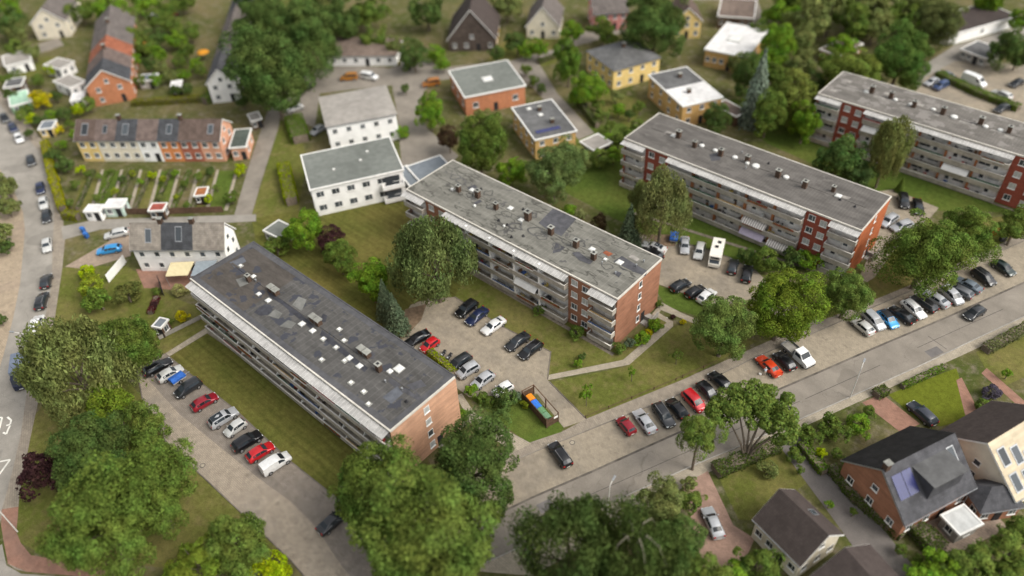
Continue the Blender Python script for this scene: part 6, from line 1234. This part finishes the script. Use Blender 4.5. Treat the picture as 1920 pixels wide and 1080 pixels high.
B = [ # bushes: cx, cy, rpx, colour, label, asp
 (80,888,50,PUR,'dark purple bush on the left lawn beside the footpath',.9),(122,865,24,PUR,'small purple bush behind the larger purple one',.9),
 (503,1068,38,LIM,'bright lime green clipped bush at the bottom edge',.8),(537,1072,16,LIM,'smaller lime green bush at the right of the larger one',.8),
 (882,732,15,BRT,'round bright green bush beside the silver hatchback',1.),(905,745,13,GRN,'small green bush right of the round bright one',.8),(918,752,13,GRN,'second small green bush in the bed by the middle car park',.8),(946,748,25,DRK,'large dark shrub hiding a white car',.9),(967,745,14,BLG,'round pale blue green bush by the bin enclosure',1.),(984,758,9,YGR,'small yellowish bush touching the bin enclosure',1.),(868,778,14,BRT,'bright green bush at the corner of the salmon gable',.8),
 (1228,612,17,BRT,'large clipped green bush by the bend of the winding path',.8),(1204,634,16,BRT,'large clipped green bush left of the yellow one',.8),(1216,624,9,YEL_,'yellow bush between two green bushes by the brown gable',.8),(1182,643,12,BLG,'grey green bush by the brown gable',.9),(1160,652,14,GRN,'low green shrub at the corner of the brown gable',.7),(1081,622,16,GRN,'green shrub under the brown brick stair wall',.7),(1092,668,8,DRK,'small dark bush on the grass left of the winding path',1.),(1083,681,10,BRT,'small bright bush beside the dark one on the grass',1.),(1234,570,10,GRN,'green bush behind the brown gable',.9),(1282,604,7,YEL_,'small yellow bush at the path end',.8),(1262,594,6,PUR,'small dark reddish bush at the path bend',.8),(1012,580,14,GRN,'low shrub below the long balconies of the brown brick block',.5),
 (1125,415,17,(.05,.035,.02),'round reddish brown bush behind the stained roof',1.),(1090,404,12,(.2,.22,.1),'pale variegated bush behind the stained roof',1.),(1068,394,14,BRT,'bright bush behind the stained roof beside the variegated one',.9),(1135,502,8,OLV,'pale bush behind the roof end of the brown brick block',.8),
 (1397,478,20,DRK,'dark bush between motorhome and tree on the block lawn',.9),(1437,485,26,GRN,'round green bush below the long balconies of the dark shingle block',.9),(1487,482,24,DRK,'dark bush at the foot of the red stair wall',.9),(1518,488,24,BRT,'brighter bush at the foot of the red stair wall',.9),
 (170,535,26,(.15,.18,.02),'light yellow green bush beside the white terrace garden',.9),(185,562,28,(.075,.115,.022),'green bush below the light yellow green one',.9),(238,550,27,(.075,.08,.025),'broad brownish green bush in the white terrace garden',.8),(162,510,16,LIM,'small lime bush by the drive of the white terrace',.9),(340,592,12,YEL_,'round bright yellow bush in the small garden',.95),(290,572,9,PUR,'dark red bush row in the small garden',.8),(315,605,12,GRN,'green bush beside the round yellow one',.8),(335,543,14,(.2,.19,.08),'beige feathery bush on the stone patio',.8),(293,546,10,MID,'leafy bush beside the patio screen',.8),
 (518,462,26,GRN,'dark green bush behind the top corner of the dark felt roof',.8),(748,620,10,OLV,'olive bush at the dark roof edge near the conifer',.8),
 (100,292,17,DRK,'dark green bush at the top of the yellow green hedge',.9),(122,308,19,DRK,'dark round bush inside the yellow green hedge',.9),(433,370,14,GRN,'round dark bush by the alley at the terrace gardens',1.),(452,318,13,LIM,'lime bush at the right end of the terrace gardens',1.1),(100,338,10,YEL_,'yellow bush among the first terrace gardens',.8),(110,244,10,YEL_,'yellow bush beside the summer house',.8),
 (750,247,19,BRT,'bright low bush beside the white house with the beige roof',.6),(1335,222,12,GRN,'small bush at the ochre house wall',.9),
 (1565,803,30,GRN,'round dark green bush in the brick villa garden',.8),(1610,795,24,BRT,'bright green bush by the brick drive',.8),(1520,815,22,GRN,'green bush near the end of the dark lane',.8),(1440,880,20,OLV,'olive bush on the front lawn of the brown roofed house',.8),(1490,852,18,GRN,'dark bush on the front lawn beside the lane',.8),(1860,735,18,(.06,.05,.08),'purple flowering bush by the garden path',.7),(1845,760,16,GRN,'green bush below the purple flowering one',.7),
]
for cx, cy, r, col, lab, asp in B: tree('bush', cx, cy, r, col, lab, 'bush', asp, .05)
HC = (.15,.17,.004)
hedge([(88,275),(100,330),(122,400)], 1.6, 1.8, (.26,.27,.004), 'long yellow green hedge beside the left street'); hedge([(122,408),(150,412)], 1.5, 1.6, (.20,.22,.006), 'short yellow green hedge at the foot of the long one')
hedge([(552,228),(566,268)], 4.0, 2.0, BRT, 'thick clipped green hedge by the white house with the beige roof'); hedge([(534,318),(549,385)], 2.6, 2.0, LIM, 'lime green hedge left of the white house with the balcony')
hedge([(1757,143),(1830,178),(1908,208)], 2.0, 1.4, BRT, 'long clipped hedge across the top car park'); hedge([(1340,888),(1456,838)], 2.2, 1.2, GRN, 'clipped hedge between the south footpath and a front lawn')
hedge([(1690,728),(1770,690)], .9, .8, BRT, 'low narrow hedge behind the bright lawn'); hedge([(1690,975),(1760,1040)], 2.4, 1.8, GRN, 'thick hedge below the brick villa'); hedge([(1555,880),(1600,935),(1690,1010)], 1.4, 1.3, GRN, 'hedge along the dark lane')
hedge([(1500,835),(1545,890)], 1.4, 1.1, BRT, 'bright hedge at the upper end of the dark lane'); hedge([(250,198),(380,190)], 1.6, 1.4, (.15,.16,.008), 'yellowish hedge behind the coloured terrace'); hedge([(385,196),(430,165)], 2., 2., BRT, 'green hedge sloping up to the large dark tree')
hedge([(612,120),(705,118)], 1.6, 1.6, GRN, 'dark hedge in front of the bungalow'); hedge([(806,664),(830,684),(853,706)], 1.1, 1.2, LIM, 'lime green hedge behind the dark felt roof by the parked cars'); hedge([(1640,745),(1660,735)], 1.5, 1.2, GRN, 'short hedge by the top of the brick drive')
hedge([(1845,660),(1925,618)], 1.6, 1.2, OLV, 'olive hedge along the footpath at the right edge'); hedge([(283,590),(296,560)], 1.0, .8, (.09,.015,.018), 'dark red low hedge in the small garden'); hedge([(1008,120),(1040,108)], 1.2, 1., GRN, 'low hedge at the fork of the back road'); hedge([(1085,195),(1120,240)], 1.2, 1.4, GRN, 'hedge beside the back road near the beige shed')
for k in range(7): x = 166+k*36; hedge([(x+12,322),(x-20,394)], .7, .8, [GRN, BRT, MID, OLV][k % 4], 'narrow low hedge between two terrace gardens', 110, .26, 'hedges between the terrace gardens')
# blurred greenery further off
def scatter(pts, kinds, cols, label, group, name, cat, rr, asp=(.9,1.2), cl=.6):
    for (cx, cy, *r) in pts:
        k = random.choice(kinds); tree(k, cx, cy, r[0] if r else random.uniform(*rr), random.choice(cols), label, cat, random.uniform(*asp), cl, group, name)
FG = [GRN, MID, DRK, BRT, OLV]
scatter([(640,40,38),(690,20,40),(620,10,34),(700,75,26),(800,20,34),(970,80,24),(950,10,30),(1075,60,22),(1130,55,26),(1010,90,18),(985,95,16),(600,40,40),(820,100,18),(1140,70,20),(930,100,16),(740,85,20)], ['far'], FG, 'leafy tree in the gardens along the top, between bungalow and pink house', 'trees along the top between bungalow and pink house', 'tree', 'tree', (20,35))
scatter([(1470,20,36),(1520,40,42),(1560,20,40),(1600,45,36),(1640,20,40),(1690,30,36),(1720,70,28),(1580,85,26),(1500,120,28),(1390,170,18),(1430,120,24),(1740,15,34),(1700,5,34),(1455,140,24),(1530,160,24),(1380,120,20),(1420,60,20),(1560,115,24),(1640,50,30),(1500,0,40),(1610,-5,40),(1860,0,30),(1920,40,26),(1910,105,24)], ['far'], FG+[OLV], 'tree in the dense wood across the top right', 'wood across the top right', 'tree', 'tree', (20,40))
scatter([(20,40,30),(30,90,20),(15,15,26),(150,20,26),(215,50,22),(200,15,30),(230,25,26),(250,70,20),(265,60,18),(275,85,22),(295,70,20),(300,100,17),(330,75,20),(335,115,14),(280,120,16),(250,110,14),(345,140,13),(365,120,14),(60,95,16),(105,40,16),(28,60,20),(310,20,22),(270,0,26),(340,0,26),(455,188,14),(225,90,16),(240,125,15),(258,90,16),(300,125,14),(318,140,15),(290,150,13),(345,95,18),(355,60,20),(320,45,20),(240,40,20),(210,100,12),(262,150,12),(375,130,13),(225,140,12),(330,170,12),(350,168,12),(295,35,20),(215,75,14),(520,185,26),(480,10,40),(560,5,40),(520,30,44)], ['far'], FG, 'tree or tall shrub in the gardens of the two upper left terraces', 'trees of the upper left gardens', 'tree', 'tree', (14,26))
scatter([(20,178,13),(40,215,13),(60,222,12),(75,225,13),(95,215,12),(120,212,14),(145,205,13),(165,195,15),(130,232,11),(55,250,10),(50,205,12),(105,180,12),(30,140,12),(10,150,14),(70,150,13),(95,130,12),(140,250,10),(115,270,11)], ['bush'], FG+[LIM], 'bush in the overgrown gardens by the upper left street', 'bushes by the upper left street', 'bush', 'bush', (10,15), (.8,1.))
scatter([(150,318,10),(165,325,8),(185,330,8),(205,322,7),(228,335,9),(248,325,7),(262,340,8),(285,328,9),(305,335,8),(330,325,9),(345,345,9),(372,330,10),(395,320,10),(180,370,9),(215,358,8),(240,372,8),(300,372,9),(330,370,7),(350,385,9),(405,350,8),(390,372,9),(140,345,10),(130,380,9)], ['bush'], FG+[LIM, YGR], 'small bush in the narrow terrace gardens', 'bushes of the terrace gardens', 'bush', 'bush', (7,10), (.7,1.))
scatter([(1128,215,14),(1145,235,12),(1160,205,14),(1180,215,12),(1200,200,13),(1155,180,14),(1120,195,12),(1140,260,13),(1175,250,16),(1060,275,18),(1085,290,20),(1125,295,20),(1150,290,16),(1100,300,16),(1160,265,18),(1195,235,14),(930,240,14),(905,215,16),(880,225,14),(940,255,10),(985,130,12),(1000,150,12),(1015,165,10),(970,310,12),(760,165,10),(830,120,14)], ['bush'], FG, 'garden bush around the flat roofed houses behind the blocks', 'bushes around the flat roofed houses', 'bush', 'bush', (10,18), (.8,1.))
scatter([(1420,1062,46),(1380,1080,40),(1770,1068,44),(1830,1060,50),(1890,1040,44),(1740,1090,40),(1880,1085,40),(1800,1090,44),(1910,1000,30),(1300,940,26),(1292,905,16)], ['far'], [MID, BRT, GRN, OLV], 'blurred garden tree along the bottom right edge', 'trees along the bottom right edge', 'tree', 'tree', (30,50), (.8,1.), .4)
scatter([(1570,850,12),(1590,870,10),(1540,850,12),(1630,770,12),(1660,955,10),(1600,960,9),(1870,800,12),(1890,700,10),(1500,880,9),(1555,945,9),(1690,1030,12),(1720,1050,12)], ['bush'], [MID, BRT, GRN, LIM], 'low bush in the gardens of the bottom right houses', 'bushes of the bottom right gardens', 'bush', 'bush', (9,12), (.7,.9))
scatter([(8,345,26),(10,385,24),(-10,440,30),(8,460,16),(0,600,12)], ['far'], [OLV, DRK, GRN], 'tree at the left picture edge beyond the street', 'trees at the left picture edge', 'tree', 'tree', (15,25), (.9,1.1), .4)
# ---------------------------------------------------------------- light, sky, camera
from mathutils import Matrix, Vector
SUN_AZ, SUN_EL = R(-26), R(47)          # direction towards the sun, measured in the camera-aligned ground frame (0 = picture right)
sd = _w([math.cos(SUN_AZ)*math.cos(SUN_EL), math.sin(SUN_AZ)*math.cos(SUN_EL), math.sin(SUN_EL)])
sl = D.lights.new('sun', 'SUN'); sl.energy = SUN_E; sl.angle = R(30); sl.color = (1, .91, .77)
so = D.objects.new('sun', sl); COL.objects.link(so); so.rotation_euler = Vector(sd).to_track_quat('Z', 'Y').to_euler(); so.location = (0, 150, 120)
W = D.worlds.new('World'); S.world = W; W.use_nodes = True; nt = W.node_tree; nt.nodes.clear()
wo = nt.nodes.new('ShaderNodeOutputWorld'); bg = nt.nodes.new('ShaderNodeBackground'); sk = nt.nodes.new('ShaderNodeTexSky')
sk.sky_type = 'NISHITA'; sk.sun_disc = False; sk.sun_elevation = SUN_EL; sk.sun_rotation = math.atan2(sd[0], sd[1]); sk.dust_density = 4; sk.air_density = 1.2; sk.ozone_density = .6
hs = nt.nodes.new('ShaderNodeHueSaturation'); hs.inputs['Saturation'].default_value = .12; nt.links.new(sk.outputs[0], hs.inputs['Color']); nt.links.new(hs.outputs[0], bg.inputs[0]); bg.inputs[1].default_value = SKY_E; nt.links.new(bg.outputs[0], wo.inputs[0])
cd = D.cameras.new('camera'); co = D.objects.new('camera', cd); COL.objects.link(co)
mm = Matrix([[CX_[i], CU_[i], -CF_[i], (0, 0, H)[i]] for i in range(3)]+[[0, 0, 0, 1]]); co.matrix_world = mm
cd.sensor_width = 36; cd.lens = FPX/1920*36; cd.clip_end = 2000; cd.clip_start = 1
if DOF:
    cd.dof.use_dof = True; cd.dof.focus_distance = FOCUS; cd.dof.aperture_fstop = cd.lens/1000/APER
S.camera = co
S.view_settings.view_transform = 'Standard'; S.view_settings.look = 'None'; S.view_settings.exposure = EXPO; S.view_settings.gamma = 1; S.view_settings.use_curve_mapping = False
S.render.engine = 'CYCLES'; S.cycles.max_bounces = 6; S.cycles.diffuse_bounces = 3; S.cycles.transparent_max_bounces = 6; S.cycles.use_denoising = True; S.cycles.caustics_reflective = False; S.cycles.caustics_refractive = False
S.render.film_transparent = False
